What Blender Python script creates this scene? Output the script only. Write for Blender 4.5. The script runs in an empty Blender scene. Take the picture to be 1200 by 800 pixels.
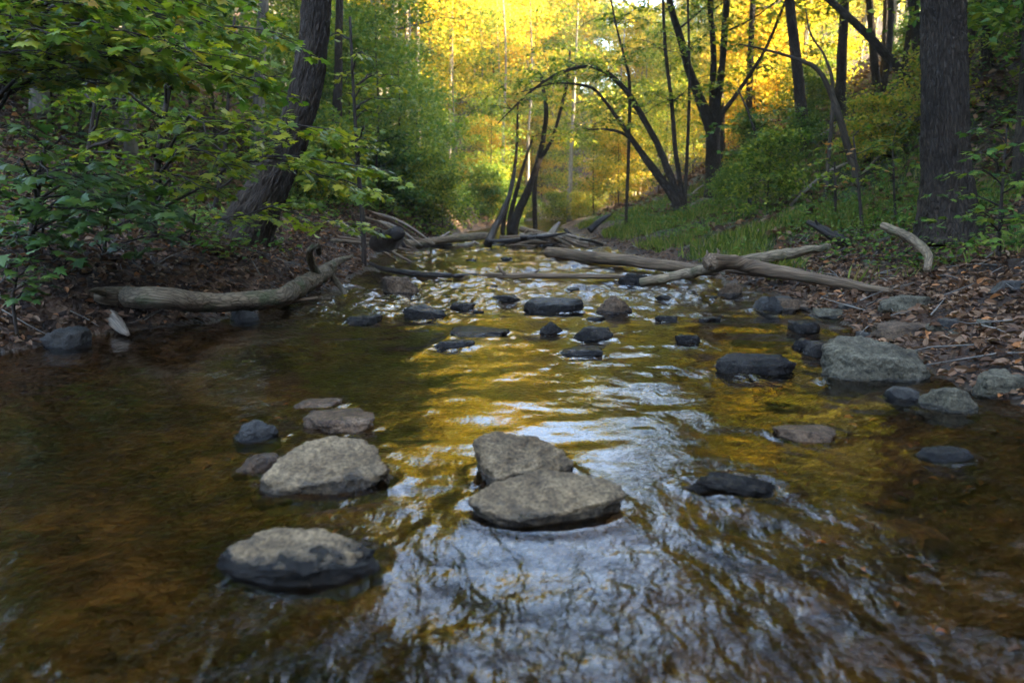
import bpy, bmesh, math, random
import numpy as np
from mathutils import Vector

R = np.random.default_rng(11)
rad = math.radians
scene = bpy.context.scene
COL = scene.collection

# ------------------------------------------------------------------ camera
F = 867.0; PITCH = math.atan(170 / F); CH = 0.9
CAM = np.array([0.0, 0.0, CH])
FW = np.array([0, math.cos(PITCH), -math.sin(PITCH)])
UP = np.array([0, math.sin(PITCH), math.cos(PITCH)])
RT = np.array([1.0, 0, 0])

def ray(u, v):
    return FW + RT * (u - 600) / F + UP * (400 - v) / F
def at(u, v, z=0.0):
    d = ray(u, v); return CAM + d * ((z - CH) / d[2])
def aty(u, v, Y):
    d = ray(u, v); return CAM + d * (Y / d[1])

cam_d = bpy.data.cameras.new("camera")
cam_d.sensor_width = 36; cam_d.lens = 36 * F / 1200
cam_d.clip_start = 0.05; cam_d.clip_end = 600
cam_d.dof.use_dof = True; cam_d.dof.focus_distance = 4.6; cam_d.dof.aperture_fstop = 2.2
cam = bpy.data.objects.new("camera", cam_d); COL.objects.link(cam)
cam.location = CAM; cam.rotation_euler = (math.pi / 2 - PITCH, 0, 0)
scene.camera = cam

# ------------------------------------------------------------------ noise
def _h(ix, iy, iz):
    n = (ix.astype(np.int64) * 374761393 + iy.astype(np.int64) * 668265263 + iz.astype(np.int64) * 2147483647) & 0xffffffff
    n = ((n ^ (n >> 13)) * 1274126177) & 0xffffffff
    n = ((n ^ (n >> 16)) * 2246822519) & 0xffffffff
    return ((n ^ (n >> 15)) & 0xffffff) / float(0xffffff)
def vn(x, y, z=0.0):
    x, y, z = np.broadcast_arrays(np.asarray(x, float), np.asarray(y, float), np.asarray(z, float))
    xi, yi, zi = np.floor(x), np.floor(y), np.floor(z)
    fx, fy, fz = x - xi, y - yi, z - zi
    fx = fx * fx * fx * (fx * (fx * 6 - 15) + 10); fy = fy * fy * fy * (fy * (fy * 6 - 15) + 10); fz = fz * fz * (3 - 2 * fz)
    r = 0
    for dz in (0, 1):
        wz = fz if dz else 1 - fz
        for dy in (0, 1):
            wy = fy if dy else 1 - fy
            for dx in (0, 1):
                wx = fx if dx else 1 - fx
                r = r + wx * wy * wz * _h(xi + dx, yi + dy, zi + dz)
    return r * 2 - 1
def fbm(x, y, z=0.0, o=4, g=0.5):
    a, s, r = 1.0, 1.0, 0
    for i in range(o):
        r = r + a * vn(np.asarray(x) * s + i * 17.3, np.asarray(y) * s + i * 9.1, np.asarray(z) * s + i * 5.7); a *= g; s *= 2.03
    return r
def sst(a, b, x):
    t = np.clip((x - a) / (b - a), 0, 1); return t * t * (3 - 2 * t)

# ------------------------------------------------------------------ terrain
LY = np.array([-60, 0, 3, 4.2, 4.8, 5.4, 6.2, 7.1, 9, 11.2, 14.2, 17, 22, 30, 45, 120.])
LX = np.array([-3.6, -3.5, -3.3, -2.95, -2.65, -2.2, -1.95, -1.72, -1.8, -2.1, -2.0, -1.5, -0.6, 1.0, 4.0, 9.])
RY = np.array([-60, 0, 3.05, 3.6, 4.4, 5.6, 6.8, 8.5, 10, 11.8, 15, 18, 22, 30, 45, 120.])
RX = np.array([2.6, 2.45, 2.2, 2.05, 2.2, 2.5, 2.35, 2.2, 1.95, 1.75, 1.6, 1.5, 1.4, 2.6, 5.6, 11.])
def edges(y):
    y = np.asarray(y, float)
    w = 0.12 * vn(y * 1.7, 3.3) + 0.05 * vn(y * 5.0, 8.3)
    w2 = 0.10 * vn(y * 1.9, 13.3) + 0.05 * vn(y * 5.3, 18.3)
    return np.interp(y, LY, LX) + w, np.interp(y, RY, RX) + w2
def gz(x, y, fine=True):
    x = np.asarray(x, float); y = np.asarray(y, float)
    xl, xr = edges(y)
    sl = xl - x; sr = x - xr
    c = np.minimum(-sl, -sr)                     # inside distance
    bed = -0.02 - 0.26 * sst(0, 1.3, c) + 0.035 * fbm(x * 1.6, y * 1.1, 2.0, 3)
    L = np.maximum(sl, 0); Rr = np.maximum(sr, 0)
    far = sst(7, 12, y)
    zl = (0.30 + 0.25 * far) * sst(-0.05, 0.75, L) + 0.16 * L * sst(0.2, 1.2, L) + 0.36 * np.maximum(L - 1.6, 0) * sst(1.6, 4.5, L)
    zl = np.where(zl > 11, 11 + (zl - 11) * 0.25, zl)
    zr = 0.07 * sst(-0.05, 0.5, Rr) + 0.15 * Rr + 0.10 * np.maximum(Rr - 1.2, 0) + 0.07 * far * np.minimum(Rr, 2) + 0.34 * np.maximum(Rr - 2.6, 0) * sst(2.6, 4.6, Rr)
    zr = np.where(zr > 7, 7 + (zr - 7) * 0.3, zr)
    z = np.where(c > 0, bed, np.where(sl > sr, zl, zr))
    out = np.maximum(np.maximum(L, Rr), 0)
    z = z + sst(0.1, 1.5, out) * (0.07 * fbm(x * 0.9, y * 0.9, 5.0, 3) + 0.5 * sst(2, 12, out) * fbm(x * 0.16, y * 0.16, 7.0, 3))
    if fine:
        z = z + sst(-0.05, 0.2, out) * 0.018 * fbm(x * 6, y * 6, 1.0, 3)
    # far end of the valley and an unseen hill added behind the camera to cut sky light
    z = z + 13 * sst(34, 95, y - 0.10 * np.abs(x))
    z = z + 12 * sst(7, 36, -y)
    cc_ = 20.5 - y - .15 * x
    z = z + 24 * sst(-.5, 8.5, cc_) * sst(8, 20, x) * (1 + .12 * vn(x * .1, y * .1, 3.))  # unseen mound off to the right, added to shade the near valley
    return z
def drop(x, y, dz=0.0):
    return np.array([x, y, float(gz(x, y)) + dz])

def hit(u, v):
    """where the sight line of a photo point meets the ground"""
    d = ray(u, v); t = np.linspace(1, 40, 4000); P = CAM + d * t[:, None]
    b = P[:, 2] < gz(P[:, 0], P[:, 1]); return P[int(np.argmax(b))]
# ------------------------------------------------------------------ mesh builders
def mesh_np(name, V, faces, mat, smooth=False, attrs=None):
    """faces: list of (n,k) int arrays"""
    me = bpy.data.meshes.new(name)
    V = np.asarray(V, np.float32)
    faces = [np.asarray(f) for f in faces if len(f)]
    me.vertices.add(len(V)); me.vertices.foreach_set("co", V.ravel())
    li = np.concatenate([f.ravel() for f in faces]).astype(np.int32)
    st, n, off = [], 0, 0
    for f in faces:
        k = f.shape[1]; st.append(off + np.arange(len(f)) * k); off += f.size; n += len(f)
    me.loops.add(len(li)); me.loops.foreach_set("vertex_index", li)
    me.polygons.add(n); me.polygons.foreach_set("loop_start", np.concatenate(st).astype(np.int32))
    me.polygons.foreach_set("use_smooth", np.full(n, bool(smooth)))
    me.update(calc_edges=True)
    for an, (dom, typ, data) in (attrs or {}).items():
        a = me.attributes.new(an, typ, dom)
        a.data.foreach_set("vector" if typ == "FLOAT_VECTOR" else "value", np.asarray(data, np.float32).ravel())
    me.materials.append(mat)
    return me
def link(name, me, parent=None, loc=None):
    o = bpy.data.objects.new(name, me); COL.objects.link(o)
    if parent is not None: o.parent = parent
    if loc is not None: o.location = [float(q) for q in loc]
    return o
def tag(o, label=None, cat=None, group=None, kind=None):
    if label: o["label"] = label
    if cat: o["category"] = cat
    if group: o["group"] = group
    if kind: o["kind"] = kind
    return o
def empty(name, loc, label, cat, group=None):
    o = bpy.data.objects.new(name, None); COL.objects.link(o); o.location = [float(q) for q in loc]
    o.empty_display_size = 0.2
    return tag(o, label, cat, group)
def copy_tree(o, loc, rz=0.0, sc=1.0, label=None, group=None):
    c = o.copy(); COL.objects.link(c)
    c.location = [float(q) for q in loc]; c.rotation_euler = (0, 0, rz); c.scale = (sc, sc, sc)
    if label: c["label"] = label
    if group: c["group"] = group
    for ch in list(o.children):
        d = ch.copy(); COL.objects.link(d); d.parent = c
    return c

class Tubes:
    def __init__(s): s.V = []; s.Q = []; s.T = []; s.B = []; s.n = 0
    def add(s, P, r, sides=8, lump=0.0, cap=True, flare=None, seed=0.0, ridge=0.0):
        P = np.asarray(P, float); r = np.broadcast_to(np.asarray(r, float), (len(P),))
        T = np.gradient(P, axis=0); T /= np.linalg.norm(T, axis=1)[:, None] + 1e-9
        ref = np.array([1.0, 0, 0]) if abs(T[0][0]) < 0.8 else np.array([0, 1.0, 0])
        A = np.cross(T, ref); A /= np.linalg.norm(A, axis=1)[:, None] + 1e-9
        Bn = np.cross(T, A)
        th = np.arange(sides) / sides * 2 * np.pi
        L = np.concatenate([[0], np.cumsum(np.linalg.norm(np.diff(P, axis=0), axis=1))])
        ct, sn = np.cos(th), np.sin(th)
        rr = r[:, None] * np.ones(sides)[None]
        if lump:
            rr = rr * (1 + lump * fbm(ct[None] * 1.5 + seed, sn[None] * 1.5, L[:, None] * 2.2 / max(1.0, 1), 3))
        if flare is not None:
            k = np.exp(-L / flare[0])[:, None]
            rr = rr * (1 + flare[1] * k * (0.7 + 0.6 * np.maximum(0, np.cos(th * flare[2] + seed))[None]))
        if ridge:
            k = max(4, r[len(r) // 2] * 62); wx, wy, wz = ct[None] * k, sn[None] * k, L[:, None] * 7.0
            wob = .8 * vn(wx * .5, wy * .5, L[:, None] * 6)
            rr = rr + ridge * (1 - 2.6 * np.abs(vn(wx + wob, wy + wob, wz + seed))) + ridge * .6 * fbm(wx * 2.3, wy * 2.3, wz * 4.2, 2)
        V = P[:, None] + rr[:, :, None] * (ct[None, :, None] * A[:, None] + sn[None, :, None] * Bn[:, None])
        rm = float(r.max())
        bk = np.stack([np.broadcast_to(ct * rm, rr.shape) + seed, np.broadcast_to(sn * rm, rr.shape), np.broadcast_to(L[:, None], rr.shape)], -1)
        m = len(P); i = np.arange(m - 1)[:, None] * sides; j = np.arange(sides)[None]; j2 = (j + 1) % sides
        q = np.stack([i + j, i + j2, i + sides + j2, i + sides + j], -1).reshape(-1, 4) + s.n
        s.V.append(V.reshape(-1, 3)); s.B.append(bk.reshape(-1, 3)); s.Q.append(q)
        base = s.n; s.n += m * sides
        if cap:
            for row, flip in ((0, True), (m - 1, False)):
                c = P[row] + T[row] * r[row] * (0.15 if row else -0.15)
                s.V.append(c[None]); s.B.append(np.array([[seed, 0, L[row]]])); ci = s.n; s.n += 1
                a = base + row * sides + np.arange(sides); b = base + row * sides + (np.arange(sides) + 1) % sides
                s.T.append(np.stack([b, a, np.full(sides, ci)] if flip else [a, b, np.full(sides, ci)], -1))
    def mesh(s, name, mat, org=(0, 0, 0)):
        f = [np.concatenate(s.Q)]
        if s.T: f.append(np.concatenate(s.T))
        return mesh_np(name, np.concatenate(s.V) - np.asarray(org), f, mat, True, {"bk": ("POINT", "FLOAT_VECTOR", np.concatenate(s.B))})

def smooth_path(P, n):
    """Catmull-Rom resample of rows (any number of columns)"""
    P = np.asarray(P, float)
    if len(P) < 3:
        t = np.linspace(0, 1, n)[:, None]; return P[0] * (1 - t) + P[-1] * t
    Q = np.vstack([2 * P[0] - P[1], P, 2 * P[-1] - P[-2]])
    seg = np.linalg.norm(np.diff(P[:, :3], axis=0), axis=1); s = np.concatenate([[0], np.cumsum(seg)]); s /= s[-1]
    out = []
    for t in np.linspace(0, 1, n):
        i = min(max(int(np.searchsorted(s, t, side="right") - 1), 0), len(P) - 2)
        w = (t - s[i]) / (s[i + 1] - s[i] + 1e-12)
        a, b, c, d = Q[i], Q[i + 1], Q[i + 2], Q[i + 3]
        out.append(0.5 * (2 * b + (c - a) * w + (2 * a - 5 * b + 4 * c - d) * w * w + (3 * b - a - 3 * c + d) * w ** 3))
    return np.array(out)

# leaf templates: (verts, faces) with x = side, y = along, z = normal
def _maple():
    ang = [-90, -62, -35, -12, 8, 30, 52, 70, 90]
    rr_ = [.10, .42, .36, .78, .42, .80, .45, .62, 1.0]
    pts = []
    for a, r_ in zip(ang, rr_): pts.append((math.cos(rad(a)) * r_, math.sin(rad(a)) * r_))
    full = pts + [(-x, y) for x, y in reversed(pts[1:-1])]
    V = [(0, 0.05, 0)] + [(x * .62, y * .62 + .3, -0.10 * abs(x) - 0.06 * max(0, y)) for x, y in full]
    n = len(full); T = [(0, 1 + i, 1 + (i + 1) % n) for i in range(n)]
    return np.array(V), np.array(T)
def _oval(curl=0.12):
    V = [(0, 0, 0), (.26, .35, curl), (.2, .75, curl * .6), (0, 1.0, -0.05), (-.2, .75, curl * .6), (-.26, .35, curl)]
    return np.array(V), np.array([(0, 1, 2, 3), (0, 3, 4, 5)])
def _quad():
    return np.array([(0, 0, 0), (.33, .5, .06), (0, 1, -.05), (-.33, .5, .06)]), np.array([(0, 1, 2, 3)])
def _blade():
    V = [(-.05, 0, 0), (.05, 0, 0), (.04, .5, .05), (-.04, .5, .05), (0, 1, .28)]
    return np.array(V), np.array([(0, 1, 2, 3)]), np.array([(3, 2, 4)])
MAPLE, OVAL, QUAD, BLADE = _maple(), _oval(), _quad(), _blade()
DRY = _oval(0.22)

def nrmz(a): return a / (np.linalg.norm(a, axis=1)[:, None] + 1e-9)
def leaves(name, tpl, pos, dr, nr, size, mat, v=None, org=(0, 0, 0), rng=R):
    pos = np.asarray(pos, float) - np.asarray(org); n = len(pos)
    dr = nrmz(np.asarray(dr, float)); sd = nrmz(np.cross(dr, nr)); nn = np.cross(sd, dr)
    size = np.broadcast_to(np.asarray(size, float), (n,))
    tv = tpl[0]; k = len(tv)
    V = pos[:, None] + size[:, None, None] * (tv[None, :, 0:1] * sd[:, None] + tv[None, :, 1:2] * dr[:, None] + tv[None, :, 2:3] * nn[:, None])
    off = (np.arange(n) * k)[:, None, None]
    fs = []; vs = []
    if v is None: v = rng.random(n)
    for f in tpl[1:]:
        fs.append((f[None] + off).reshape(-1, f.shape[1])); vs.append(np.repeat(v, len(f)))
    return mesh_np(name, V.reshape(-1, 3), fs, mat, False, {"v": ("FACE", "FLOAT", np.concatenate(vs))})

# ------------------------------------------------------------------ materials
def M(name):
    m = bpy.data.materials.new(name); m.use_nodes = True; m.node_tree.nodes.clear()
    t = m.node_tree
    out = t.nodes.new("ShaderNodeOutputMaterial")
    def N(typ, **kw):
        nd = t.nodes.new("ShaderNode" + typ)
        for k, val in kw.items():
            if k.startswith("_"): setattr(nd, k[1:], val)
            else:
                key = int(k[1:]) if k[0] == "i" and k[1:].isdigit() else k.replace("__", " ")
                s = nd.inputs[key]
                if hasattr(val, "is_output"): t.links.new(val, s)
                else: s.default_value = val
        return nd
    return m, t, out, N
def ramp(N, fac, stops):
    nd = N("ValToRGB"); cr = nd.color_ramp
    while len(cr.elements) < len(stops): cr.elements.new(0.5)
    for e, (p, c) in zip(cr.elements, stops):
        e.position = p; e.color = (*c, 1) if len(c) == 3 else c
    nd.id_data.links.new(fac, nd.inputs[0]); return nd.outputs[0]
def g(v_): return (v_, v_, v_)

def leaf_mat(name, stops, trans=0.45, rough=0.5, obj_var=0.25):
    m, t, out, N = M(name)
    at_ = N("Attribute", _attribute_name="v")
    oi = N("ObjectInfo")
    f = N("Math", _operation="MULTIPLY_ADD", i0=oi.outputs["Random"], i1=obj_var * 2, i2=-obj_var)
    f = N("Math", _operation="ADD", _use_clamp=True, i0=at_.outputs["Fac"], i1=f.outputs[0])
    c = ramp(N, f.outputs[0], stops)
    p = N("BsdfPrincipled", Base__Color=c, Roughness=rough); p.inputs["Specular IOR Level"].default_value = 0.2
    tc = N("Mix", _data_type="RGBA", _blend_type="MULTIPLY"); tc.inputs[0].default_value = 1
    t.links.new(c, tc.inputs[6]); tc.inputs[7].default_value = (1.0, 1.0, 0.55, 1)
    tr = N("BsdfTranslucent", Color=tc.outputs[2])
    mx = N("MixShader", Fac=trans); t.links.new(p.outputs[0], mx.inputs[1]); t.links.new(tr.outputs[0], mx.inputs[2])
    t.links.new(mx.outputs[0], out.inputs[0]); return m

LEAF_GOLD = leaf_mat("leaf_gold", [(0, (.14, .20, .02)), (.35, (.45, .38, .045)), (.7, (.66, .47, .055)), (.92, (.66, .41, .05)), (1, (.62, .28, .025))], 0.58)
LEAF_YELLOW = leaf_mat("leaf_yellow_green", [(0, (.07, .13, .018)), (.45, (.20, .27, .035)), (.8, (.40, .40, .05)), (1, (.55, .38, .05))], 0.55)
LEAF_MID = leaf_mat("leaf_mid_green", [(0, (.035, .095, .02)), (.5, (.10, .18, .028)), (1, (.22, .26, .03))], 0.45)
LEAF_MAPLE = leaf_mat("leaf_maple", [(0, (.06, .13, .015)), (.5, (.16, .24, .018)), (.85, (.30, .31, .02)), (.94, (.34, .26, .025)), (1, (.42, .17, .03))], 0.5, 0.42)
LEAF_LIME = leaf_mat("leaf_lime", [(0, (.09, .15, .015)), (.4, (.22, .28, .018)), (.8, (.38, .36, .02)), (.93, (.42, .30, .025)), (1, (.42, .17, .03))], 0.5, 0.42)
LEAF_DARK = leaf_mat("leaf_dark_green", [(0, (.028, .07, .018)), (.6, (.055, .115, .022)), (1, (.10, .16, .025))], 0.35, 0.4)
LEAF_DRY = leaf_mat("leaf_dry", [(0, (.035, .018, .010)), (.35, (.09, .045, .022)), (.7, (.17, .092, .05)), (.92, (.27, .17, .10)), (1, (.33, .13, .04))], 0.12, 0.6, 0)
GRASS = leaf_mat("grass_blade", [(0, (.035, .07, .014)), (.5, (.13, .18, .026)), (.8, (.23, .24, .04)), (1, (.30, .22, .10))], 0.4, 0.5, 0)

def bark_mat(name, c0, c1, scale=14, stretch=0.16, bump=0.9, dist=0.02, rough=0.85, moss=0.0):
    m, t, out, N = M(name)
    a = N("Attribute", _attribute_name="bk")
    mp = N("Mapping", Vector=a.outputs["Vector"]); mp.inputs["Scale"].default_value = (1, 1, stretch)
    n0 = N("TexNoise", Vector=mp.outputs[0], Scale=scale * 0.6, Detail=3.0)
    mv = N("Mix", _data_type="VECTOR"); mv.inputs[0].default_value = 0.05
    t.links.new(mp.outputs[0], mv.inputs[4]); t.links.new(n0.outputs["Color"], mv.inputs[5])
    vo = N("TexVoronoi", Vector=mv.outputs[1], Scale=scale, _feature="DISTANCE_TO_EDGE")
    n1 = N("TexNoise", Vector=mp.outputs[0], Scale=scale * 2.5, Detail=6.0, Roughness=0.65)
    n2 = N("TexNoise", Vector=a.outputs["Vector"], Scale=2.3, Detail=3.0)
    e = N("Math", _operation="POWER", i0=vo.outputs["Distance"], i1=0.5)
    h = N("Math", _operation="MULTIPLY_ADD", i0=n1.outputs["Fac"], i1=0.6, i2=e.outputs[0])
    hr = ramp(N, h.outputs[0], [(0.15, g(0)), (1.0, g(1))])
    c = N("Mix", _data_type="RGBA"); t.links.new(hr, c.inputs[0]); c.inputs[6].default_value = (*c0, 1); c.inputs[7].default_value = (*c1, 1)
    c2 = N("Mix", _data_type="RGBA", _blend_type="MULTIPLY"); c2.inputs[0].default_value = 0.75
    t.links.new(c.outputs[2], c2.inputs[6]); t.links.new(ramp(N, n2.outputs["Fac"], [(.3, g(.45)), (.7, g(1.15))]), c2.inputs[7])
    last = c2.outputs[2]
    if moss:
        n3 = N("TexNoise", Vector=a.outputs["Vector"], Scale=5.0, Detail=5.0)
        c3 = N("Mix", _data_type="RGBA"); t.links.new(ramp(N, n3.outputs["Fac"], [(.52, g(0)), (.66, g(moss))]), c3.inputs[0])
        t.links.new(last, c3.inputs[6]); c3.inputs[7].default_value = (.06, .075, .03, 1); last = c3.outputs[2]
    b = N("Bump", Strength=bump, Distance=dist, Height=h.outputs[0])
    p = N("BsdfPrincipled", Base__Color=last, Roughness=rough, Normal=b.outputs[0]); p.inputs["Specular IOR Level"].default_value = 0.25
    t.links.new(p.outputs[0], out.inputs[0]); return m
BARK_DARK = bark_mat("bark_dark", (.008, .006, .004), (.085, .06, .04), 36, 0.25, 1.0, 0.03)
BARK_OAK = bark_mat("bark_ridged", (.006, .0045, .003), (.075, .052, .033), 40, 0.25, 1.0, 0.03)
BARK_BROWN = bark_mat("bark_brown", (.02, .014, .009), (.12, .09, .06), 18, 0.25, 0.8, 0.015)
BARK_GREY = bark_mat("bark_grey", (.07, .06, .05), (.24, .21, .17), 16, 0.3, 0.6, 0.01)
BARK_PALE = bark_mat("bark_pale", (.17, .14, .10), (.36, .31, .24), 10, 0.5, 0.5, 0.01)
BARK_TWIG = bark_mat("bark_twig", (.016, .011, .008), (.07, .052, .038), 30, 0.3, 0.5, 0.005)
WOOD_LOG = bark_mat("driftwood_grey", (.045, .032, .02), (.29, .21, .125), 30, 0.22, 0.9, 0.014, 0.8, 0.5)
LOG_BARK = bark_mat("log_bark", (.035, .025, .015), (.26, .20, .125), 34, 0.35, 0.9, 0.012, 0.85, 0.85)
WOOD_BROWN = bark_mat("driftwood_brown", (.03, .018, .010), (.235, .155, .09), 30, 0.05, 0.8, 0.012, 0.75, 0.15)
WOOD_PALE = bark_mat("driftwood_pale", (.13, .10, .07), (.40, .33, .25), 30, 0.05, 0.7, 0.01, 0.8)
WOOD_WET = bark_mat("wood_wet_dark", (.010, .007, .006), (.05, .038, .028), 30, 0.08, 0.8, 0.012, 0.4)

def rock_mat(name, c0, c1, c2, wet=0.05, wetnoise=0.06, rough=0.85, speck=0.5, wetcol=0.28, spec=0.35):
    m, t, out, N = M(name)
    tc = N("TexCoord"); ge = N("NewGeometry")
    oi = N("ObjectInfo")
    ad = N("VectorMath", _operation="ADD"); t.links.new(tc.outputs["Object"], ad.inputs[0])
    sc_ = N("Math", _operation="MULTIPLY", i0=oi.outputs["Random"], i1=37.0); t.links.new(sc_.outputs[0], ad.inputs[1])
    V = ad.outputs[0]
    n1 = N("TexNoise", Vector=V, Scale=7.0, Detail=5.0, Roughness=0.6)
    n2 = N("TexNoise", Vector=V, Scale=90.0, Detail=4.0, Roughness=0.7)
    n3 = N("TexNoise", Vector=V, Scale=28.0, Detail=8.0, Roughness=0.68)
    base = ramp(N, n1.outputs["Fac"], [(.25, c0), (.5, c1), (.75, c2)])
    sp = ramp(N, n2.outputs["Fac"], [(.33, g(1 - speck)), (.5, g(1)), (.68, g(1 + speck))])
    c = N("Mix", _data_type="RGBA", _blend_type="MULTIPLY"); c.inputs[0].default_value = 1
    t.links.new(base, c.inputs[6]); t.links.new(sp, c.inputs[7])
    n4 = ramp(N, n3.outputs["Fac"], [(.3, g(.4)), (.5, g(.95)), (.68, g(1.3))])
    cc = N("Mix", _data_type="RGBA", _blend_type="MULTIPLY"); cc.inputs[0].default_value = 0.9
    t.links.new(c.outputs[2], cc.inputs[6]); t.links.new(n4, cc.inputs[7])
    # stains and hairline cracks of the stone itself
    ns = N("TexNoise", Vector=V, Scale=3.4, Detail=4.0, Roughness=0.6)
    wv = N("Mix", _data_type="VECTOR"); wv.inputs[0].default_value = 0.12
    t.links.new(V, wv.inputs[4]); t.links.new(n1.outputs["Color"], wv.inputs[5])
    cv = N("TexVoronoi", Vector=wv.outputs[1], Scale=5.5, _feature="DISTANCE_TO_EDGE")
    ck = ramp(N, cv.outputs["Distance"], [(0.0, g(.25)), (0.02, g(1))])
    cg = N("Mix", _data_type="RGBA", _blend_type="MULTIPLY"); t.links.new(ramp(N, ns.outputs["Fac"], [(.42, g(0)), (.6, g(.85))]), cg.inputs[0])
    t.links.new(cc.outputs[2], cg.inputs[6]); t.links.new(ck, cg.inputs[7])
    c5 = N("Mix", _data_type="RGBA", _blend_type="MULTIPLY"); c5.inputs[0].default_value = 1
    t.links.new(cg.outputs[2], c5.inputs[6]); t.links.new(ramp(N, ns.outputs["Fac"], [(.32, (.45, .42, .36)), (.5, g(.95)), (.7, (1.12, 1.1, 1.05))]), c5.inputs[7])
    cc = c5
    # the wet band left by the stream
    sx = N("SeparateXYZ"); t.links.new(ge.outputs["Position"], sx.inputs[0])
    nn = N("TexNoise", Vector=V, Scale=9.0, Detail=4.0)
    w = N("Math", _operation="MULTIPLY_ADD", i0=nn.outputs["Fac"], i1=wetnoise * 2, i2=wet - wetnoise)
    d = N("Math", _operation="SUBTRACT", i0=w.outputs[0], i1=sx.outputs[2])
    wf = N("Math", _operation="MULTIPLY_ADD", _use_clamp=True, i0=d.outputs[0], i1=90.0, i2=0.5)
    wc = N("Mix", _data_type="RGBA", _blend_type="MULTIPLY"); t.links.new(wf.outputs[0], wc.inputs[0])
    t.links.new(cc.outputs[2], wc.inputs[6]); wc.inputs[7].default_value = (wetcol, wetcol, wetcol, 1)
    ro = N("Mix", _data_type="FLOAT"); t.links.new(wf.outputs[0], ro.inputs[0]); ro.inputs[2].default_value = rough; ro.inputs[3].default_value = 0.16
    h = N("Math", _operation="MULTIPLY_ADD", i0=n2.outputs["Fac"], i1=0.25, i2=n3.outputs["Fac"])
    b = N("Bump", Strength=1.0, Distance=0.03, Height=h.outputs[0])
    p = N("BsdfPrincipled", Base__Color=wc.outputs[2], Roughness=ro.outputs[0], Normal=b.outputs[0]); p.inputs["Specular IOR Level"].default_value = spec
    t.links.new(p.outputs[0], out.inputs[0]); return m
RK_TAN = rock_mat("rock_tan", (.10, .064, .030), (.19, .132, .068), (.275, .198, .108), 0.03, 0.035, speck=.6)
RK_HALF = rock_mat("rock_half_wet", (.10, .064, .030), (.19, .132, .068), (.275, .198, .108), 0.042, 0.05, wetcol=0.05, speck=.6)
RK_GREY = rock_mat("rock_grey_green", (.055, .046, .027), (.097, .083, .051), (.145, .126, .082), 0.02, 0.03)
RK_WET = rock_mat("rock_wet_dark", (.008, .007, .006), (.017, .014, .011), (.038, .032, .025), 1.0, 0.1, 0.2, 0.5, wetcol=0.8, spec=.2)
RK_BROWN = rock_mat("rock_brown", (.05, .03, .016), (.10, .062, .033), (.16, .105, .06), 0.015, 0.03)
RK_REDDISH = rock_mat("rock_reddish", (.07, .036, .016), (.125, .072, .036), (.20, .128, .072), 1.0, 0.1, 0.3, 0.4, wetcol=0.75)
RK_SLATE = rock_mat("rock_slate", (.015, .013, .011), (.032, .029, .024), (.06, .054, .043), 0.02, 0.05, 0.5, 0.4)

def ground_mat():
    m, t, out, N = M("forest_floor")
    ge = N("NewGeometry"); P = ge.outputs["Position"]
    sx = N("SeparateXYZ"); t.links.new(P, sx.inputs[0])
    # dry land: soil under leaf litter
    vo = N("TexVoronoi", Vector=P, Scale=17.0, Randomness=1.0)
    vo2 = N("TexVoronoi", Vector=P, Scale=31.0, Randomness=1.0)
    s1 = N("SeparateColor"); t.links.new(vo.outputs["Color"], s1.inputs[0])
    n1 = N("TexNoise", Vector=P, Scale=1.1, Detail=5.0)
    lit = ramp(N, s1.outputs[0], [(0, (.022, .013, .009)), (.4, (.06, .033, .018)), (.75, (.11, .062, .036)), (1, (.18, .11, .065))])
    soil = N("Mix", _data_type="RGBA"); t.links.new(ramp(N, n1.outputs["Fac"], [(.38, g(0)), (.6, g(.9))]), soil.inputs[0])
    soil.inputs[6].default_value = (.028, .019, .013, 1); t.links.new(lit, soil.inputs[7])
    ga = N("Attribute", _attribute_name="grassy")
    gm = N("Mix", _data_type="RGBA"); t.links.new(ga.outputs["Fac"], gm.inputs[0]); t.links.new(soil.outputs[2], gm.inputs[6]); gm.inputs[7].default_value = (.035, .05, .016, 1)
    # stream bed: amber sand, silt and pebbles
    b1 = N("TexNoise", Vector=P, Scale=2.6, Detail=6.0, Roughness=0.6)
    b2 = N("TexVoronoi", Vector=P, Scale=16.0)
    s2 = N("SeparateColor"); t.links.new(b2.outputs["Color"], s2.inputs[0])
    bc = ramp(N, b1.outputs["Fac"], [(.3, (.012, .009, .004)), (.5, (.042, .028, .011)), (.72, (.115, .075, .033))])
    pc = ramp(N, s2.outputs[0], [(0, g(.35)), (.5, g(.9)), (1, g(1.5))])
    bm = N("Mix", _data_type="RGBA", _blend_type="MULTIPLY"); bm.inputs[0].default_value = 0.75; t.links.new(bc, bm.inputs[6]); t.links.new(pc, bm.inputs[7])
    f = N("MapRange"); t.links.new(sx.outputs[2], f.inputs[0]); f.inputs[1].default_value = -0.03; f.inputs[2].default_value = 0.03
    mx = N("Mix", _data_type="RGBA"); t.links.new(f.outputs[0], mx.inputs[0]); t.links.new(bm.outputs[2], mx.inputs[6]); t.links.new(gm.outputs[2], mx.inputs[7])
    ro = N("MapRange"); t.links.new(sx.outputs[2], ro.inputs[0]); ro.inputs[1].default_value = 0.0; ro.inputs[2].default_value = 0.08; ro.inputs[3].default_value = 0.35; ro.inputs[4].default_value = 0.9
    n5 = N("TexNoise", Vector=P, Scale=45.0, Detail=6.0)
    h0 = N("Math", _operation="ADD", i0=vo.outputs["Distance"], i1=n5.outputs["Fac"])
    h = N("Math", _operation="SUBTRACT", i0=h0.outputs[0], i1=vo2.outputs["Distance"])
    b = N("Bump", Strength=0.9, Distance=0.03, Height=h.outputs[0])
    p = N("BsdfPrincipled", Base__Color=mx.outputs[2], Roughness=ro.outputs[0], Normal=b.outputs[0]); p.inputs["Specular IOR Level"].default_value = 0.2
    t.links.new(p.outputs[0], out.inputs[0]); return m
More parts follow.
